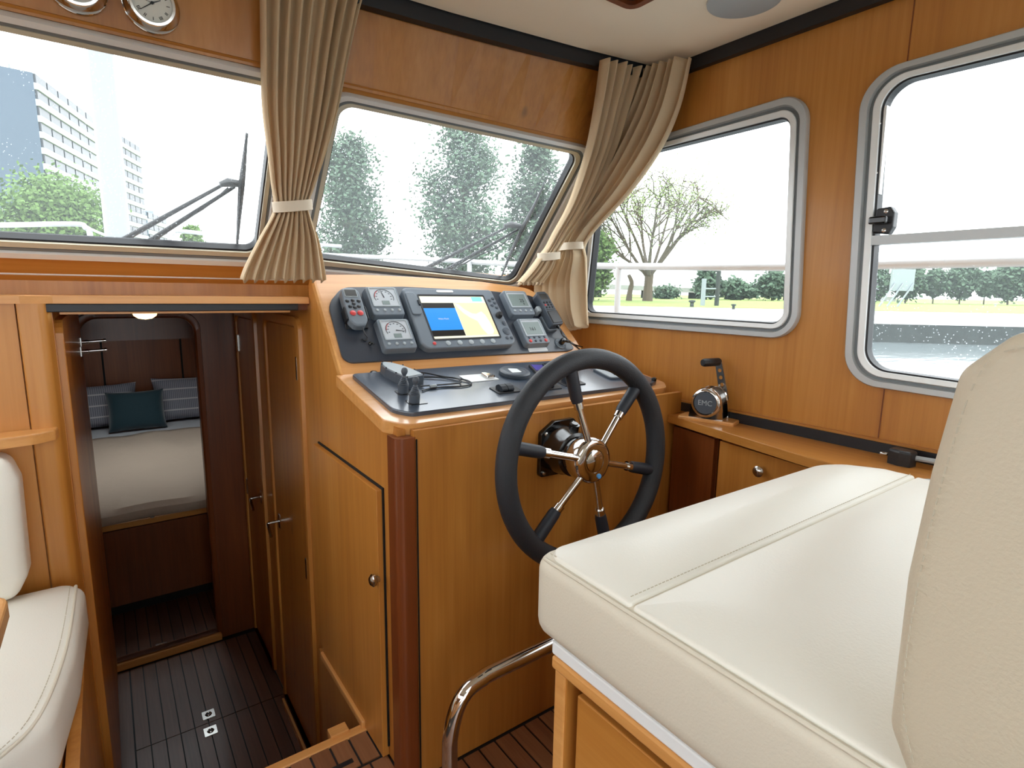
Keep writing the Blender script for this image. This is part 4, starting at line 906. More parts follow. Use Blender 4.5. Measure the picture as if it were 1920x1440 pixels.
# ================================================================ CURTAINS
def curtain(name, label, rows, fold, pts_fn, npl, seed, tie_row, amp=.021, mat_='curtain_cloth'):
    """rows: (v, uL, uR, depth) pixel guides on the hanging surface given by pts_fn; pleats are real folds"""
    rnd = random.Random(seed); root = thing(name, label, 'curtain', pts_fn(rows[-1][1], rows[-1][0], rows[-1][3]), group='beige curtains tied back at the windscreen')
    L3 = spline([pts_fn(r[1], r[0], r[3]) for r in rows], 6); R3 = spline([pts_fn(r[2], r[4] if len(r) > 4 else r[0], r[3]) for r in rows], 6)
    wmax = max((a - b).length for a, b in zip(L3, R3)); N = npl * 10
    ph_ = [rnd.uniform(-.5, .5) for _ in range(npl + 2)]; am = [rnd.uniform(.6, 1.25) for _ in range(npl + 2)]
    grid = []; nr = len(L3)
    for j, (a, b) in enumerate(zip(L3, R3)):
        wd = (b - a).length; c = wd / wmax; ac = (b - a).normalized()
        nrm = (CAM - (a + b) / 2); nrm = (nrm - ac * nrm.dot(ac)); nrm.z = 0; nrm.normalize()
        row = []
        for i in range(N + 1):
            t = i / N; f = t * npl; k = int(f)
            s = math.sin(2 * math.pi * f + ph_[min(k, npl)] * .6 * math.sin(j * .1)); s = s if s > -.4 else -.4 + (s + .4) * .4
            A = amp * (.62 + .38 * c) * am[min(k, npl)]
            bulge = .022 * (1 - c) * math.sin(math.pi * t)
            z = 0
            if j == nr - 1: z = .006 * math.sin(2 * math.pi * f + 1)
            row.append(a + (b - a) * (t + .012 * math.cos(2 * math.pi * f) * c) + nrm * (A * s + bulge) + V((0, 0, z)))
        grid.append(row)
    bm = B(); rings_mesh(bm, grid, False)
    cl = obj('cloth', bm, mat_, root, smooth=True)
    md = cl.modifiers.new('thick', 'SOLIDIFY'); md.thickness = .0025
    j = tie_row * 6; a, b = L3[j], R3[j]; ctr = (a + b) / 2; ac = (b - a) * .5; wd = ac.length
    nrm = (CAM - ctr); acn = ac.normalized(); nrm = (nrm - acn * nrm.dot(acn)).normalized(); upv = acn.cross(nrm)
    if upv.z < 0: upv = -upv
    bm = B(); rr = []
    for h, o_ in ((-.014, 0), (-.013, .0025), (.013, .0025), (.014, 0)):
        rr.append([ctr + acn * ((wd + .006 + o_) * math.cos(q)) + nrm * ((.034 + o_) * math.sin(q) + .012) + upv * (h + .004 * math.cos(q)) for q in [2 * math.pi * k / 28 for k in range(28)]])
    rings_mesh(bm, rr, True); tie = obj('tie_back', bm, 'tie_cloth', root, smooth=True)
    md = tie.modifiers.new('thick', 'SOLIDIFY'); md.thickness = .002
    return root
cy = lambda u, v, d: PY(u, v, d)
curtain('tied_curtain', 'beige pleated curtain hanging between the two windscreen panes', [(-75, 485, 705, 1.415), (0, 487, 678, 1.42), (100, 489, 655, 1.45), (200, 492, 635, 1.50), (290, 503, 610, 1.55), (350, 510, 590, 1.60), (386, 515, 577, 1.625), (410, 507, 583, 1.635), (450, 484, 597, 1.65), (500, 458, 607, 1.66), (527, 448, 611, 1.66)], 0, cy, 9, 3, 6)
curtain('tied_curtain', 'beige curtain tied to the left in the corner, in front of the windscreen', [(113, 1124, 1218, 1.325, 132), (200, 1112, 1192, 1.37), (290, 1094, 1160, 1.46), (380, 1065, 1110, 1.54), (440, 1034, 1064, 1.60), (464, 1022, 1046, 1.62), (480, 1010, 1040, 1.63), (505, 992, 1034, 1.64), (532, 968, 1016, 1.65)], 0, cy, 6, 5, 6, .028)
cx_ = lambda u, v, d: PX(u, v, d)
curtain('tied_curtain', 'beige curtain tied back beside the rounded starboard window', [(131, 1208, 1290, 1.475, 107), (200, 1180, 1268, 1.475), (280, 1140, 1232, 1.48), (360, 1102, 1176, 1.475), (430, 1070, 1112, 1.465), (462, 1060, 1092, 1.46), (485, 1046, 1094, 1.455), (530, 1012, 1094, 1.455), (580, 1020, 1095, 1.45), (622, 1050, 1098, 1.45, 612)], 0, cx_, 6, 8, 5, .034)

# ================================================================ CLOCKS, LAMP, CEILING FITTINGS
ht = WSO + WSB * .612 + V((0, -.004, 0)); hc = V((0, ceil_y(.1) - .008, ZC)); hup = (hc - ht).normalized(); hn = V((1, 0, 0)).cross(hup)
def clock(u, v, label, hands, cat):
    p = onp(u, v, ht, hn); m = frame(p, (1, 0, 0), hup)
    root = thing('wall_clock', label, cat, mtx=m)
    obj('case', lathe(B(), [(.050, 0), (.052, .006), (.046, .012), (.044, .028), (.041, .033), (.036, .033), (.035, .028), (0, .028)], None, 40), 'chrome', root, world=False, smooth=True)
    fc = obj('dial', lathe(B(), [(.0355, .027), (.0355, .029), (0, .029)], None, 36), 'enamel', root, world=False)
    bm = B()
    for k in range(12):
        a = math.radians(30 * k); mm = Matrix.Rotation(-a, 4, 'Z') @ T(0, .028, .029)
        nb = 1 + (k % 3)
        for j in range(nb): box(bm, (-.0012 * nb + j * .0024 + .0004, -.003, 0), (-.0012 * nb + j * .0024 + .0016, .003, .0005), mm)
    obj('numerals', bm, 'ink', fc, world=False)
    for a, L_, w__ in hands:
        bm = B(); prism(bm, [(-w__, -.004), (w__, -.004), (w__ * .5, L_), (-w__ * .5, L_)], .030, .0308, Matrix.Rotation(math.radians(-a), 4, 'Z')); obj('hand', bm, 'ink', fc, world=False)
    obj('hand_boss', lathe(B(), [(.0028, .029), (.0028, .032), (0, .0322)], None, 12), 'ink', fc, world=False)
clock(283, 12, 'round chrome clock with white dial on the wood above the windscreen', [(62, .017, .0011), (232, .027, .0010), (282, .03, .0004)], 'clock')
clock(142, -28, 'round chrome instrument cut off by the top of the picture, left of the clock', [(20, .026, .0008), (150, .02, .0008)], 'barometer')
lp_ = thing('dome_lamp', 'glowing warm dome lamp under the companionway shelf', 'lamp', (.096, 1.95, 1.150))
bm = B(); lathe(bm, [(.034, 0), (.034, -.010), (.031, -.011)], T(.096, 1.95, 1.150), 28); obj('lamp_base', bm, 'white_paint', lp_)
bm = B(); lathe(bm, [(.031, -.009), (.028, -.018), (.017, -.026), (0, -.029)], T(.096, 1.95, 1.150), 28); obj('lamp_dome', bm, 'lamp_glow', lp_, smooth=True)
cp = PZ(1185, 12, ZC - .012); hx = thing('roof_hatch', 'dark ceiling hatch with wooden rim at the top edge', 'hatch', (cp.x - .2, cp.y - .2, ZC - .012))
HO = rpoly(rq(cp.x - .42, cp.x, cp.y - .42, cp.y), .03, 5); HI = rpoly(rq(cp.x - .402, cp.x - .018, cp.y - .402, cp.y - .018), .018, 5)
bm = B(); zc = ZC - .012; rings_mesh(bm, [[V((p.x, p.y, zc)) for p in HO], [V((p.x, p.y, zc - .012)) for p in HO], [V((p.x, p.y, zc - .012)) for p in HI], [V((p.x, p.y, zc)) for p in HI]]); obj('hatch_rim', bm, 'red_wood', hx)
bm = B(); prism(bm, [(p.x, p.y) for p in HI], zc - .002, zc - .0005); obj('hatch_blind', bm, 'black_trim', hx)
sp2 = PZ(1383, 8, zc); sk = thing('ceiling_speaker', 'round pale grey disc set in the ceiling', 'speaker', (1.36, .88, zc))
bm = B(); lathe(bm, [(.088, 0), (.087, -.006), (.080, -.009), (0, -.010)], T(1.335, .895, zc), 40); obj('speaker_grille', bm, 'grey_light', sk, smooth=True)

# ================================================================ BERTH
bd = thing('berth', 'built-in double berth with dark wood front, seen through the doorway', 'bed', (.2, 4.6, -.56))
bm = B(); box(bm, (-.895, 3.50, -.50), (1.295, 3.53, -.075)); f_ = obj('bed_front', bm, 'dark_wood', bd)
bm = B(); box(bm, (-.895, 3.53, -.56), (1.295, 5.745, -.13)); obj('bed_box', bm, 'black_gap', bd)
bm = B(); box(bm, (-.895, 3.49, -.066), (1.295, 3.53, -.030), None, .004); obj('bed_rail', bm, 'wood_x', bd)
kp = PY(285, 966, 3.5); bm = B(); lathe(bm, [(.010, 0), (.014, .008), (.012, .014), (0, .016)], axis_frame(kp, (0, -1, 0)), 16); obj('knob', bm, 'steel', f_, smooth=True)
ms = thing('mattress', 'mattress under a fitted pale sheet on the berth', 'mattress', (.2, 4.6, -.06))
bm = B(); cushion(bm, dense(rq(-.88, 1.28, 3.53, 5.73), .1), -.129, .045, .04, None, .0, .02); obj('mattress_body', bm, 'sheet', ms, smooth=True)
blk = B(); cols = []
for j in range(25):
    y = 3.47 + (5.22 - 3.47) * j / 24; row = []
    for i in range(45):
        x = -.89 + 2.17 * i / 44
        z = .052 + .006 * math.sin(x * 9 + y * 4) * math.sin(y * 7 - x * 3) + .004 * math.sin(x * 23 + y * 3)
        yy = y
        if j < 3: z = (-.025, .02, .044)[j] + .004 * math.sin(x * 14); yy = (3.482, 3.478, 3.50)[j]
        row.append(V((x, yy, z)))
    cols.append(row)
rings_mesh(blk, cols, False); bl = obj('blanket', blk, 'blanket', smooth=True); tag(bl, 'crumpled taupe blanket spread over the berth', 'blanket')
bl.modifiers.new('thick', 'SOLIDIFY').thickness = .006
def pillow(name, label, c, w_, h_, th, lean, rot, m, grp=None):
    mtx = T(*c) @ Matrix.Rotation(rot, 4, 'Z') @ Matrix.Rotation(lean, 4, 'X')
    root = thing(name, label, 'pillow', mtx=mtx, group=grp)
    for sgn in (0,):
        bm = B(); N = 18; top = []; bot = []
        for j in range(N + 1):
            ra, rb_ = [], []
            for i in range(N + 1):
                a, b = -1 + 2 * i / N, -1 + 2 * j / N
                e = (max(0, 1 - a ** 4) ** .5) * (max(0, 1 - b ** 4) ** .5)
                px_, pz_ = a * w_ / 2 * (1 - .07 * (1 - b * b)), b * h_ / 2 * (1 - .07 * (1 - a * a)) + h_ / 2
                ra.append(V((px_, -th / 2 * e - .003, pz_))); rb_.append(V((px_, th / 2 * e + .003, pz_)))
            top.append(ra); bot.append(rb_)
        rings_mesh(bm, top, False); rings_mesh(bm, bot, False); bmesh.ops.remove_doubles(bm, verts=bm.verts[:], dist=.0001)
        bd_ = [e for e in bm.edges if e.is_boundary]; bmesh.ops.bridge_loops(bm, edges=bd_)
        obj('pillow_body', bm, m, root, world=False, smooth=True)
pillow('striped_pillow', 'grey striped pillow at the left, partly behind the teal cushion', (-.13, 5.56, .06), .62, .36, .14, -.30, .08, 'striped_linen', 'striped bed pillows')
pillow('striped_pillow', 'grey striped pillow at the right of the teal cushion', (.58, 5.56, .06), .62, .38, .14, -.30, -.06, 'striped_linen', 'striped bed pillows')
pillow('teal_cushion', 'dark teal velvet cushion between the striped pillows', (.15, 5.36, .055), .40, .33, .12, -.38, 0, 'teal_velvet')

# ================================================================ OUTSIDE: THE BOAT'S OWN DECK, RAILS, WIPERS
mat('deck_white', (222, 224, 222), .5); mat('gelcoat', (172, 176, 178), .3); mat('mast_paint', (134, 140, 144), .4)
dk = thing('boat_deck', 'pale grey side and fore deck of the boat outside the windows', 'deck', (0, 3, .5))
for sg_ in (1, -1):
    bm = B(); prism(bm, [(sg_ * x, y) for x, y in ((1.60, -2.3), (2.1, -2.3), (2.1, 2.2), (1.85, 4.2), (1.2, 6.2), (0, 7.2), (0, 5.92), (.96, 5.92), (1.32, 3.8), (1.60, 1.98))], .42, .47); obj('side_deck', bm, 'deck_white', dk)
obj('cabin_roof', plate(B(), rpoly([(-1.45, 2.02), (1.45, 2.02), (1.3, 3.8), (.95, 5.9), (-.95, 5.9), (-1.3, 3.8)], .2, 4), [hq], frame((0, 0, 1.235), (1, 0, 0), (0, 1, 0)), .012), 'deck_white', dk)
bm = B(); hp = [(2.1, -2.3), (2.1, 2.2), (1.85, 4.2), (1.2, 6.2), (0, 7.2), (-1.2, 6.2), (-1.85, 4.2), (-2.1, 2.2), (-2.1, -2.3)]
rings_mesh(bm, [[V((x, y, .47 + .06 * max(0, y) / 3)) for x, y in hp], [V((x * .97, y * .98, -1.0)) for x, y in hp]], False); obj('hull_side', bm, 'gelcoat', dk)
gr = thing('guard_rail', 'white tubular guard rail along the starboard side deck', 'rail', (2.05, 1.9, .47))
rp = [V((2.05, -2.2, 1.318)), V((2.05, .5, 1.322)), PX(1470, 500, 2.05), PX(1160, 499, 2.05), PX(960, 495, 2.03), PX(800, 486, 1.9), PX(610, 478, 1.45)]
rp.append(PX(560, 474, 1.3)); bm = B(); tube(bm, spline(rp, 5), .016, 10); obj('top_rail', bm, 'gelcoat', gr, smooth=True)
for p in (PX(1160, 499, 2.05), V((2.05, .05, 1.32)), PX(880, 490, 1.97)):
    bm = B(); tube(bm, [p, V((p.x + .01, p.y, .47))], .015, 10); obj('stanchion', bm, 'gelcoat', gr, smooth=True)
pr_ = thing('bow_pulpit_rail', 'white bent pulpit rail on the port bow beside the mast', 'rail', (-.4, 4.6, 1.23))
bm = B(); tube(bm, spline([PY(-300, 425, 4.6), PY(0, 422, 4.6), PY(140, 420, 4.6), PY(160, 427, 4.6), PY(169, 440, 4.6), V((PY(174, 470, 4.6).x, 4.6, 1.235))], 5), .016, 10); obj('rail_tube', bm, 'gelcoat', pr_, smooth=True)
pr2 = thing('bow_pulpit_rail', 'white bent pulpit rail on the starboard bow behind the wiper', 'rail', (.7, 4.6, 1.23))
bm = B(); tube(bm, spline([V((PY(318, 470, 4.6).x, 4.6, 1.235)), PY(318, 452, 4.6), PY(325, 438, 4.6), PY(345, 434, 4.6), PY(480, 449, 4.6), PY(640, 462, 4.6)], 5), .014, 10); obj('rail_tube', bm, 'gelcoat', pr2, smooth=True)
bm = B(); tube(bm, spline([PY(160, 425, 4.6), PY(185, 436, 4.58), PY(200, 442, 4.55)], 4), .008, 6); tag(obj('rope', bm, 'paper', smooth=True), 'short rope from the port pulpit rail to the mast', 'rope')
mp_ = thing('mast', 'thick white mast post on the foredeck in front of the towers', 'mast', (.095, 3.8, 1.23))
bm = B(); prism(bm, rpoly(rq(.038, .153, 3.72, 3.88), .03, 4), 1.23, 4.4); obj('post', bm, 'mast_paint', mp_, smooth=False)
bm = B(); tube(bm, [PY(487, 335, 3.0), PY(448, 120, 3.0), PY(400, -150, 3.0)], .0025, 5); tag(obj('rigging_wire', bm, 'grey_light'), 'thin rigging wire beside the curtain outside the windscreen', 'wire')
def wsp(u, v, off=-.045):
    n = M_WS.col[2].xyz; return onp(u, v, WSO + n * off, n)
def wiper(arms, hose, head, blade, label):
    root = thing('windscreen_wiper', label, 'wiper', wsp(*arms[0][0]), group='windscreen wipers')
    for a, b in arms:
        bm = B(); tube(bm, [wsp(*a), wsp(*b)], [.008, .0045], 8); obj('arm', bm, 'black_trim', root, smooth=True)
    bm = B(); tube(bm, spline([wsp(*p, -.05) for p in hose], 5), .0028, 6); obj('hose', bm, 'black_trim', root, smooth=True)
    bm = B(); tube(bm, [wsp(*p) for p in head], [.007, .012, .010, .006], 8); obj('head', bm, 'black_plastic', root, smooth=True)
    bm = B(); tube(bm, [wsp(*p, -.035) for p in blade], [.003, .006, .009, .006, .003], 8); bl_ = obj('blade', bm, 'black_trim', root, smooth=True)
    bm = B(); tube(bm, [wsp(*p, -.028) for p in blade], .0035, 6); obj('rubber', bm, 'rubber', bl_, smooth=True)
wiper([((215, 458), (424, 343)), ((268, 460), (440, 350))], [(290, 455), (320, 425), (380, 392), (428, 352)], [(412, 346), (428, 342), (446, 344), (456, 346)], [(463, 250), (458, 300), (453, 346), (448, 410), (444, 468)], 'black windscreen wiper parked upright on the centre pane, twin arms')
wiper([((780, 512), (955, 424)), ((826, 512), (972, 430))], [(850, 506), (900, 478), (940, 460), (964, 434)], [(945, 424), (958, 421), (974, 424), (982, 427)], [(1021, 342), (1002, 385), (980, 428), (955, 480), (936, 530)], 'black windscreen wiper on the starboard pane in front of the trees')

# ================================================================ OUTSIDE: WATER, QUAY, TREES, TOWERS
ZQ = .14
def water():
    m, nt, b = base('canal_water'); b.inputs['Base Color'].default_value = lin((120, 130, 132)); b.inputs['Roughness'].default_value = .12
    tc = nd(nt, 'ShaderNodeTexCoord'); mp = nd(nt, 'ShaderNodeMapping'); mp.inputs['Scale'].default_value = (.6, 1.6, 1)
    nz = nd(nt, 'ShaderNodeTexNoise'); nz.inputs['Scale'].default_value = 1.5; nz.inputs['Detail'].default_value = 4
    bp = nd(nt, 'ShaderNodeBump'); bp.inputs['Strength'].default_value = .25; bp.inputs['Distance'].default_value = .1
    nt.links.new(tc.outputs['Object'], mp.inputs[0]); nt.links.new(mp.outputs[0], nz.inputs['Vector']); nt.links.new(nz.outputs[0], bp.inputs['Height']); nt.links.new(bp.outputs[0], b.inputs['Normal'])
water()
mat('grass', (122, 142, 66), .95, var=.35, vs=1.2); mat('quay_concrete', (196, 196, 190), .9, var=.08, vs=2); mat('quay_wall', (52, 58, 56), .9, var=.5, vs=3)
mat('leaf_grey', (76, 100, 78), .8, var=.3, vs=.7); mat('leaf_green', (88, 118, 54), .8, var=.3, vs=.7); mat('leaf_pale', (132, 150, 96), .85, var=.25, vs=.7); mat('bark', (92, 80, 66), .9, var=.3, vs=4)
mat('tower_wall', (74, 90, 108), .7, var=.06, vs=.2); mat('tower_white', (176, 182, 184), .7); mat('tower_glass', (30, 40, 50), .3); mat('bridge_concrete', (150, 152, 150), .85, var=.1, vs=.5)
mat('sign_grey', (140, 150, 156), .6)
bm = B(); box(bm, (-300, -200, -1.4), (400, 400, -1.0)); tag(obj('canal', bm, 'canal_water'), 'pale rippled water of the canal beside the boat', 'water')
qa, qb, qc = PZ(1100, 586, ZQ), PZ(1470, 594, ZQ), PZ(1900, 603, ZQ)
qd = (qc - qa); qd.z = 0; qd.normalize(); qn = V((qd.y, -qd.x, 0));
if qn.dot(qb - CAM) < 0: qn = -qn
q0 = qa - qd * 260; q1 = qa + qd * 200
qy = thing('quay', 'concrete quay with a dark stained wall along the canal', 'quay', (qa.x, qa.y, -1))
def slab(name, o0, o1, z0, z1, m, parent):
    bm = B(); prism(bm, [(q0 + qn * o0).to_2d(), (q1 + qn * o0).to_2d(), (q1 + qn * o1).to_2d(), (q0 + qn * o1).to_2d()], z0, z1); return obj(name, bm, m, parent)
slab('quay_wall', .05, 1.0, -1.4, ZQ - .25, 'quay_wall', qy); slab('quay_coping', 0, 16, ZQ - .25, ZQ, 'quay_concrete', qy)
bm = B(); prism(bm, [(q0 + qn * 16).to_2d(), (q1 + qn * 16).to_2d(), (q1 + qn * 330).to_2d(), (q0 + qn * 330).to_2d()], ZQ - .4, ZQ + .03)
g_ = obj('lawn', bm, 'grass'); g_['kind'] = 'stuff'; tag(g_, 'green grass strip behind the quay', 'grass')
def ground(u, D):
    p = PD(u, 545, D); return V((p.x, p.y, ZQ + .03))
def tree(name, label, u, D, vtop, hw, m, dens=1.0, style='poplar', vlow=None, group=None, seed=0):
    rnd = random.Random(seed * 7 + int(u)); g = ground(u, D); top = PD(u, vtop, D).z; H_ = top - g.z; R_ = hw / FPX * D
    low = PD(u, vlow, D).z - g.z if vlow else H_ * .08
    root = thing(name, label, 'tree', g, group=group)
    bm = B(); tube(bm, [g, g + V((.1, .1, H_ * .4)), g + V((0, .1, H_ * .85))], [H_ * .022, H_ * .015, .04], 7)
    if style == 'bare':
        bm.free(); bm = B(); tips = []
        def limb(p, q, r0, r1, sag=0):
            m1 = p.lerp(q, .35) + V((rnd.uniform(-.3, .3), rnd.uniform(-.3, .3), sag * .6)); m2 = p.lerp(q, .7) + V((rnd.uniform(-.3, .3), rnd.uniform(-.3, .3), sag))
            c = spline([p, m1, m2, q], 3); n_ = len(c); tube(bm, c, [r0 + (r1 - r0) * i / (n_ - 1) for i in range(n_)], 5, False, False); return c
        def dome(a, e, f): return V((g.x + R_ * f * math.cos(e) * math.cos(a), g.y + R_ * f * math.cos(e) * math.sin(a), g.z + H_ * (.50 + .48 * f * math.sin(e))))
        fork = g + V((.1, 0, H_ * .21)); tube(bm, [g, g + V((0, 0, H_ * .1)), fork], [H_ * .042, H_ * .034, H_ * .034], 9)
        g2 = g - rt * 2.4; g2.z = g.z; limb(g2, g2 + V((-.3, 0, H_ * .2)), H_ * .026, H_ * .014)
        for k in range(11):
            a = 2 * math.pi * k / 11 + rnd.uniform(-.25, .25); e = rnd.choice((-.05, .25, .6, .95, 1.25)); c1 = limb(fork - V((0, 0, rnd.uniform(0, H_ * .05))), dome(a, e, .86), H_ * .015, H_ * .003, -.3 if e < .4 else .4); tips.append(c1[-1])
            for _ in range(9):
                st = c1[rnd.randrange(3, len(c1))]; c2 = limb(st, dome(a + rnd.uniform(-.6, .6), max(-.25, e + rnd.uniform(-.45, .45)), rnd.uniform(.75, 1.02)), H_ * .006, H_ * .0026, .2); tips.append(c2[-1])
                for _ in range(5):
                    s3 = c2[rnd.randrange(3, len(c2))]; q3 = s3 + V((rnd.uniform(-1, 1), rnd.uniform(-1, 1), rnd.uniform(-.3, 1.1))) * H_ * .085; limb(s3, q3, H_ * .0032, H_ * .0018); tips.append(q3)
    obj('trunk', bm, 'bark', root)
    bm = B(); n = int(13000 * dens); s0 = .0044 * D
    if style == 'bare':
        for t in tips:
            if t.z - g.z < H_ * .3: continue
            for _ in range(16):
                c = t + V([rnd.gauss(0, .85) for _ in range(3)]); leaf(bm, c, s0 * .42, rnd)
    else:
        cl = []
        for _ in range(int(120)):
            h = rnd.random(); a = rnd.uniform(0, 6.283)
            prof_ = (math.sin(math.pi * min(1, (h * .92 + .08)) ** .8) ** .6) if style == 'poplar' else math.sqrt(max(0, 1 - (2 * h - 1) ** 2))
            rr = R_ * prof_ * math.sqrt(rnd.random()) * .9
            cl.append((V((g.x + rr * math.cos(a), g.y + rr * math.sin(a), g.z + low + (H_ - low) * (.05 + .92 * h))), rnd.uniform(.14, .26) * R_))
        for _ in range(n):
            c, s = rnd.choice(cl); leaf(bm, c + V([rnd.gauss(0, s) for _ in range(3)]), s0 * rnd.uniform(.5, 1.1), rnd)
    o = obj('crown', bm, m, root); o['kind'] = 'stuff'
    return root
def leaf(bm, c, s, rnd):
    a = V([rnd.uniform(-1, 1) for _ in range(3)]).normalized() * s; b = a.orthogonal().normalized() * s * rnd.uniform(.5, .9)
    bm.faces.new([bm.verts.new(c - a), bm.verts.new(c + b), bm.verts.new(c + a), bm.verts.new(c - b)])
tree('poplar_tree', 'grey-green poplar behind the left end of the starboard windscreen pane', 665, 62, 262, 62, 'leaf_grey', 1.1, group='tall trees ahead of the bow')
tree('poplar_tree', 'tall leafy poplar in the middle of the starboard windscreen pane', 868, 58, 245, 80, 'leaf_grey', 1.5, group='tall trees ahead of the bow', seed=2)
tree('poplar_tree', 'poplar partly behind the corner curtain in the starboard windscreen pane', 1000, 66, 272, 60, 'leaf_grey', 1.2, group='tall trees ahead of the bow', seed=3)
tree('bare_tree', 'large spreading tree with mostly bare branches in the rounded side window', 1215, 72, 322, 140, 'leaf_pale', 1.0, 'bare', seed=4)
tree('small_tree', 'small green tree beside the curtain in the rounded side window', 1112, 68, 440, 38, 'leaf_green', .6, 'round', 545, seed=5)
tree('round_tree', 'bright green bushy tree in front of the dark tower', 118, 46, 362, 88, 'leaf_green', 1.2, 'round', 470, seed=6)
tree('young_tree', 'little green tree low between wiper and window edge', 368, 60, 430, 16, 'leaf_green', .25, 'round', 475, seed=7)
row = [(1640, 508, 24), (1700, 502, 26), (1752, 510, 18), (1802, 503, 26), (1848, 514, 14), (1893, 498, 28), (1950, 500, 30)]
nm = ['leftmost tree of the far row in the large side window', 'second tree from the left in the far row, behind the grey board', 'third tree from the left in the far row of the large side window', 'fourth tree from the left in the far row of the large side window', 'fifth tree from the left in the far row of the large side window', 'tree at the right edge of the picture in the far row', 'tree just beyond the right edge of the picture in the far row']
for k, (u, vt, hw) in enumerate(row): tree('canal_tree', nm[k], u, 92, vt, hw, 'leaf_grey', .45, 'round', 553, 'trees across the canal', 20 + k)
for k, (u, vt, hw, lb__) in enumerate(((1376, 533, 26, 'rounded bush under the bridge in the side window'), (1405, 540, 14, 'smaller bush right of the rounded bush under the bridge'), (1448, 513, 26, 'far tree above the right end of the bridge'), (1325, 508, 22, 'far tree behind the mooring frame on the quay'), (1250, 545, 20, 'low shrub at the foot of the bare tree'))):
    tree('far_bush', lb__, u, 100, vt, hw, 'leaf_grey', .35, 'round', 553, 'bushes around the bridge', 40 + k)
bg_ = thing('road_bridge', 'long low concrete bridge far behind the quay', 'bridge', ground(1280, 115))
b0, b1 = PD(1060, 530, 118), PD(1560, 552, 112); dv = (b1 - b0).normalized(); sd_ = V((-dv.y, dv.x, 0)).normalized()
bm = B(); mm = frame(b0, dv, sd_); L_ = (b1 - b0).length
box(bm, (-10, -4, -.9), (L_ + 10, 4, .0), mm); obj('deck_slab', bm, 'bridge_concrete', bg_)
for f in (.12, .32, .5, .66, .85):
    p = b0 + dv * (L_ * f); bm = B(); box(bm, (p.x - .9, p.y - .9, ZQ), (p.x + .9, p.y + .9, p.z - .8)); obj('pier', bm, 'quay_wall', bg_)
for k in range(14):
    p = b0 + dv * (L_ * k / 13); bm = B(); tube(bm, [p, p + V((0, 0, 1.0))], .05, 5); obj('rail_post', bm, 'bridge_concrete', bg_)
bm = B(); tube(bm, [b0 + V((0, 0, 1)), b1 + V((0, 0, 1))], .06, 5); obj('rail', bm, 'bridge_concrete', bg_)
fr_g = ground(1338, 50); mf = thing('mooring_frame', 'dark steel mooring frame standing on the quay in the side window', 'frame', fr_g)
hgt = PD(1340, 508, 50).z
for dx in (-.9, .35): bm = B(); p = fr_g + rt * dx; box(bm, (p.x - .14, p.y - .14, ZQ), (p.x + .14, p.y + .14, hgt - (.7 if dx < 0 else 0))); obj('post', bm, 'quay_wall' if dx > 0 else 'sign_grey', mf)
for z in (.8, 1.5): bm = B(); tube(bm, [fr_g + rt * -.9 + V((0, 0, z)), fr_g + rt * .35 + V((0, 0, z))], .06, 6); obj('crossbar', bm, 'sign_grey', mf)
for u, v, l in ((1297, 573, 'dark mushroom bollard on the quay in the side window'), (1375, 577, 'thin small bollard on the quay right of the mushroom one'), (1866, 572, 'pale bollard on the quay at the right edge')):
    p = PZ(u, v + 3, ZQ); s_ = .36 if u == 1297 else .24; o = obj('bollard', lathe(B(), [(.5 * s_, 0), (.4 * s_, .3 * s_), (.4 * s_, 1.0 * s_), (.75 * s_, 1.2 * s_), (.7 * s_, 1.5 * s_), (0, 1.6 * s_)], T(p.x, p.y, ZQ), 14), 'quay_wall' if u != 1866 else 'gelcoat'); tag(o, l, 'bollard', 'bollards on the quay')
sg = thing('notice_board', 'grey board on slanted poles across the canal', 'board', ground(1690, 60))
p0_, p1_ = PD(1668, 545, 60), PD(1716, 505, 60); ac = V((p1_.x - p0_.x, p1_.y - p0_.y, 0)); w__ = ac.length; mm = frame(p0_, ac, (0, 0, 1))
bm = B(); box(bm, (0, 0, -.1), (w__, p1_.z - p0_.z, .1), mm); obj('board_panel', bm, 'sign_grey', sg)
for f in (-.1, .25, .7): bm = B(); tube(bm, [mm @ V((w__ * (f + .25), .8, .2)), V((*(mm @ V((w__ * (f - .35), 0, .2))).to_2d(), ZQ))], .09, 6); obj('pole', bm, 'sign_grey', sg)
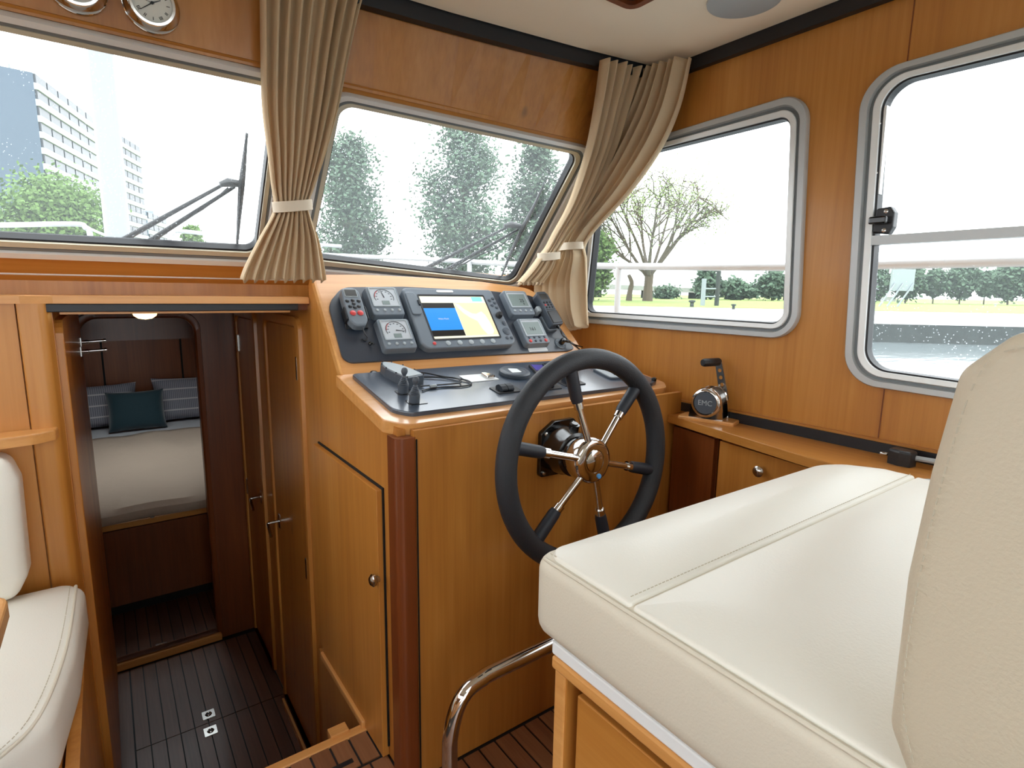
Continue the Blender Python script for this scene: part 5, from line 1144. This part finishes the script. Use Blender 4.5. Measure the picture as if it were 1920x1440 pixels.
# towers
def tower(name, label, uA, DA, uB, DB, vtop, floors, uC=None, DC=None, cols_=6, hroof=True):
    A, Bp = ground(uA, DA), ground(uB, DB); top = PD(uA, vtop, DA).z; H_ = top - ZQ
    d = (Bp - A); Ln = d.length; d.normalize(); inn = V((-d.y, d.x, 0))
    if uC is not None:
        Cc = ground(uC, DC); inn = (Cc - A).normalized(); wdt = (Cc - A).length
    else: wdt = 14
    root = thing(name, label, 'building', (A.x, A.y, ZQ), group='apartment towers')
    bm = B(); pts = [A.to_2d(), Bp.to_2d(), (Bp + inn * wdt).to_2d(), (A + inn * wdt).to_2d()]; prism(bm, pts, ZQ, ZQ + H_); obj('tower_wall', bm, 'tower_wall', root)
    out = -inn; fh = H_ / floors; pm = frame((A.x, A.y, ZQ), d, (0, 0, 1)); zo = pm.col[2].xyz
    if zo.dot(CAM - A) < 0: flip = -1
    else: flip = 1
    for f in range(floors):
        z0 = f * fh
        bm = B(); box(bm, (0, z0 + fh * .92 if 0 else z0, min(0, flip * .45)), (Ln, z0 + fh * .40, max(0, flip * .45)), pm); fl = obj('balcony', bm, 'tower_white', root)
        for c in range(cols_):
            x0 = Ln * (c + .06) / cols_; x1 = Ln * (c + .94) / cols_
            bm = B(); box(bm, (x0, z0 + fh * .45, min(flip * .05, flip * .25)), (x1, z0 + fh * .98, max(flip * .05, flip * .25)), pm); obj('window_pane', bm, 'tower_glass', fl)
    bm = B(); c = (A + Bp) / 2 + inn * wdt * .5
    for k, (dx, hh) in enumerate(((0, 3.2), (.9, 2.2), (-1.0, 2.4))): tube(bm, [V((c.x + dx, c.y, ZQ + H_)), V((c.x + dx, c.y, ZQ + H_ + hh))], .12, 5)
    box(bm, (c.x - 1.6, c.y - 1.6, ZQ + H_), (c.x + 1.6, c.y + 1.6, ZQ + H_ + 1.2)); obj('roof_mast', bm, 'sign_grey', root)
    return root
tower('apartment_tower', 'near tower block with a blue-grey blank end wall and white balconies', 108, 80, 205, 100, 160, 14, -120, 72)
tower('apartment_tower', 'second tower block with white balcony bands right of the mast', 226, 112, 284, 128, 250, 14, 150, 118)
tower('apartment_tower', 'low third block just left of the wiper arm', 288, 150, 322, 165, 400, 7, 250, 152, 4)
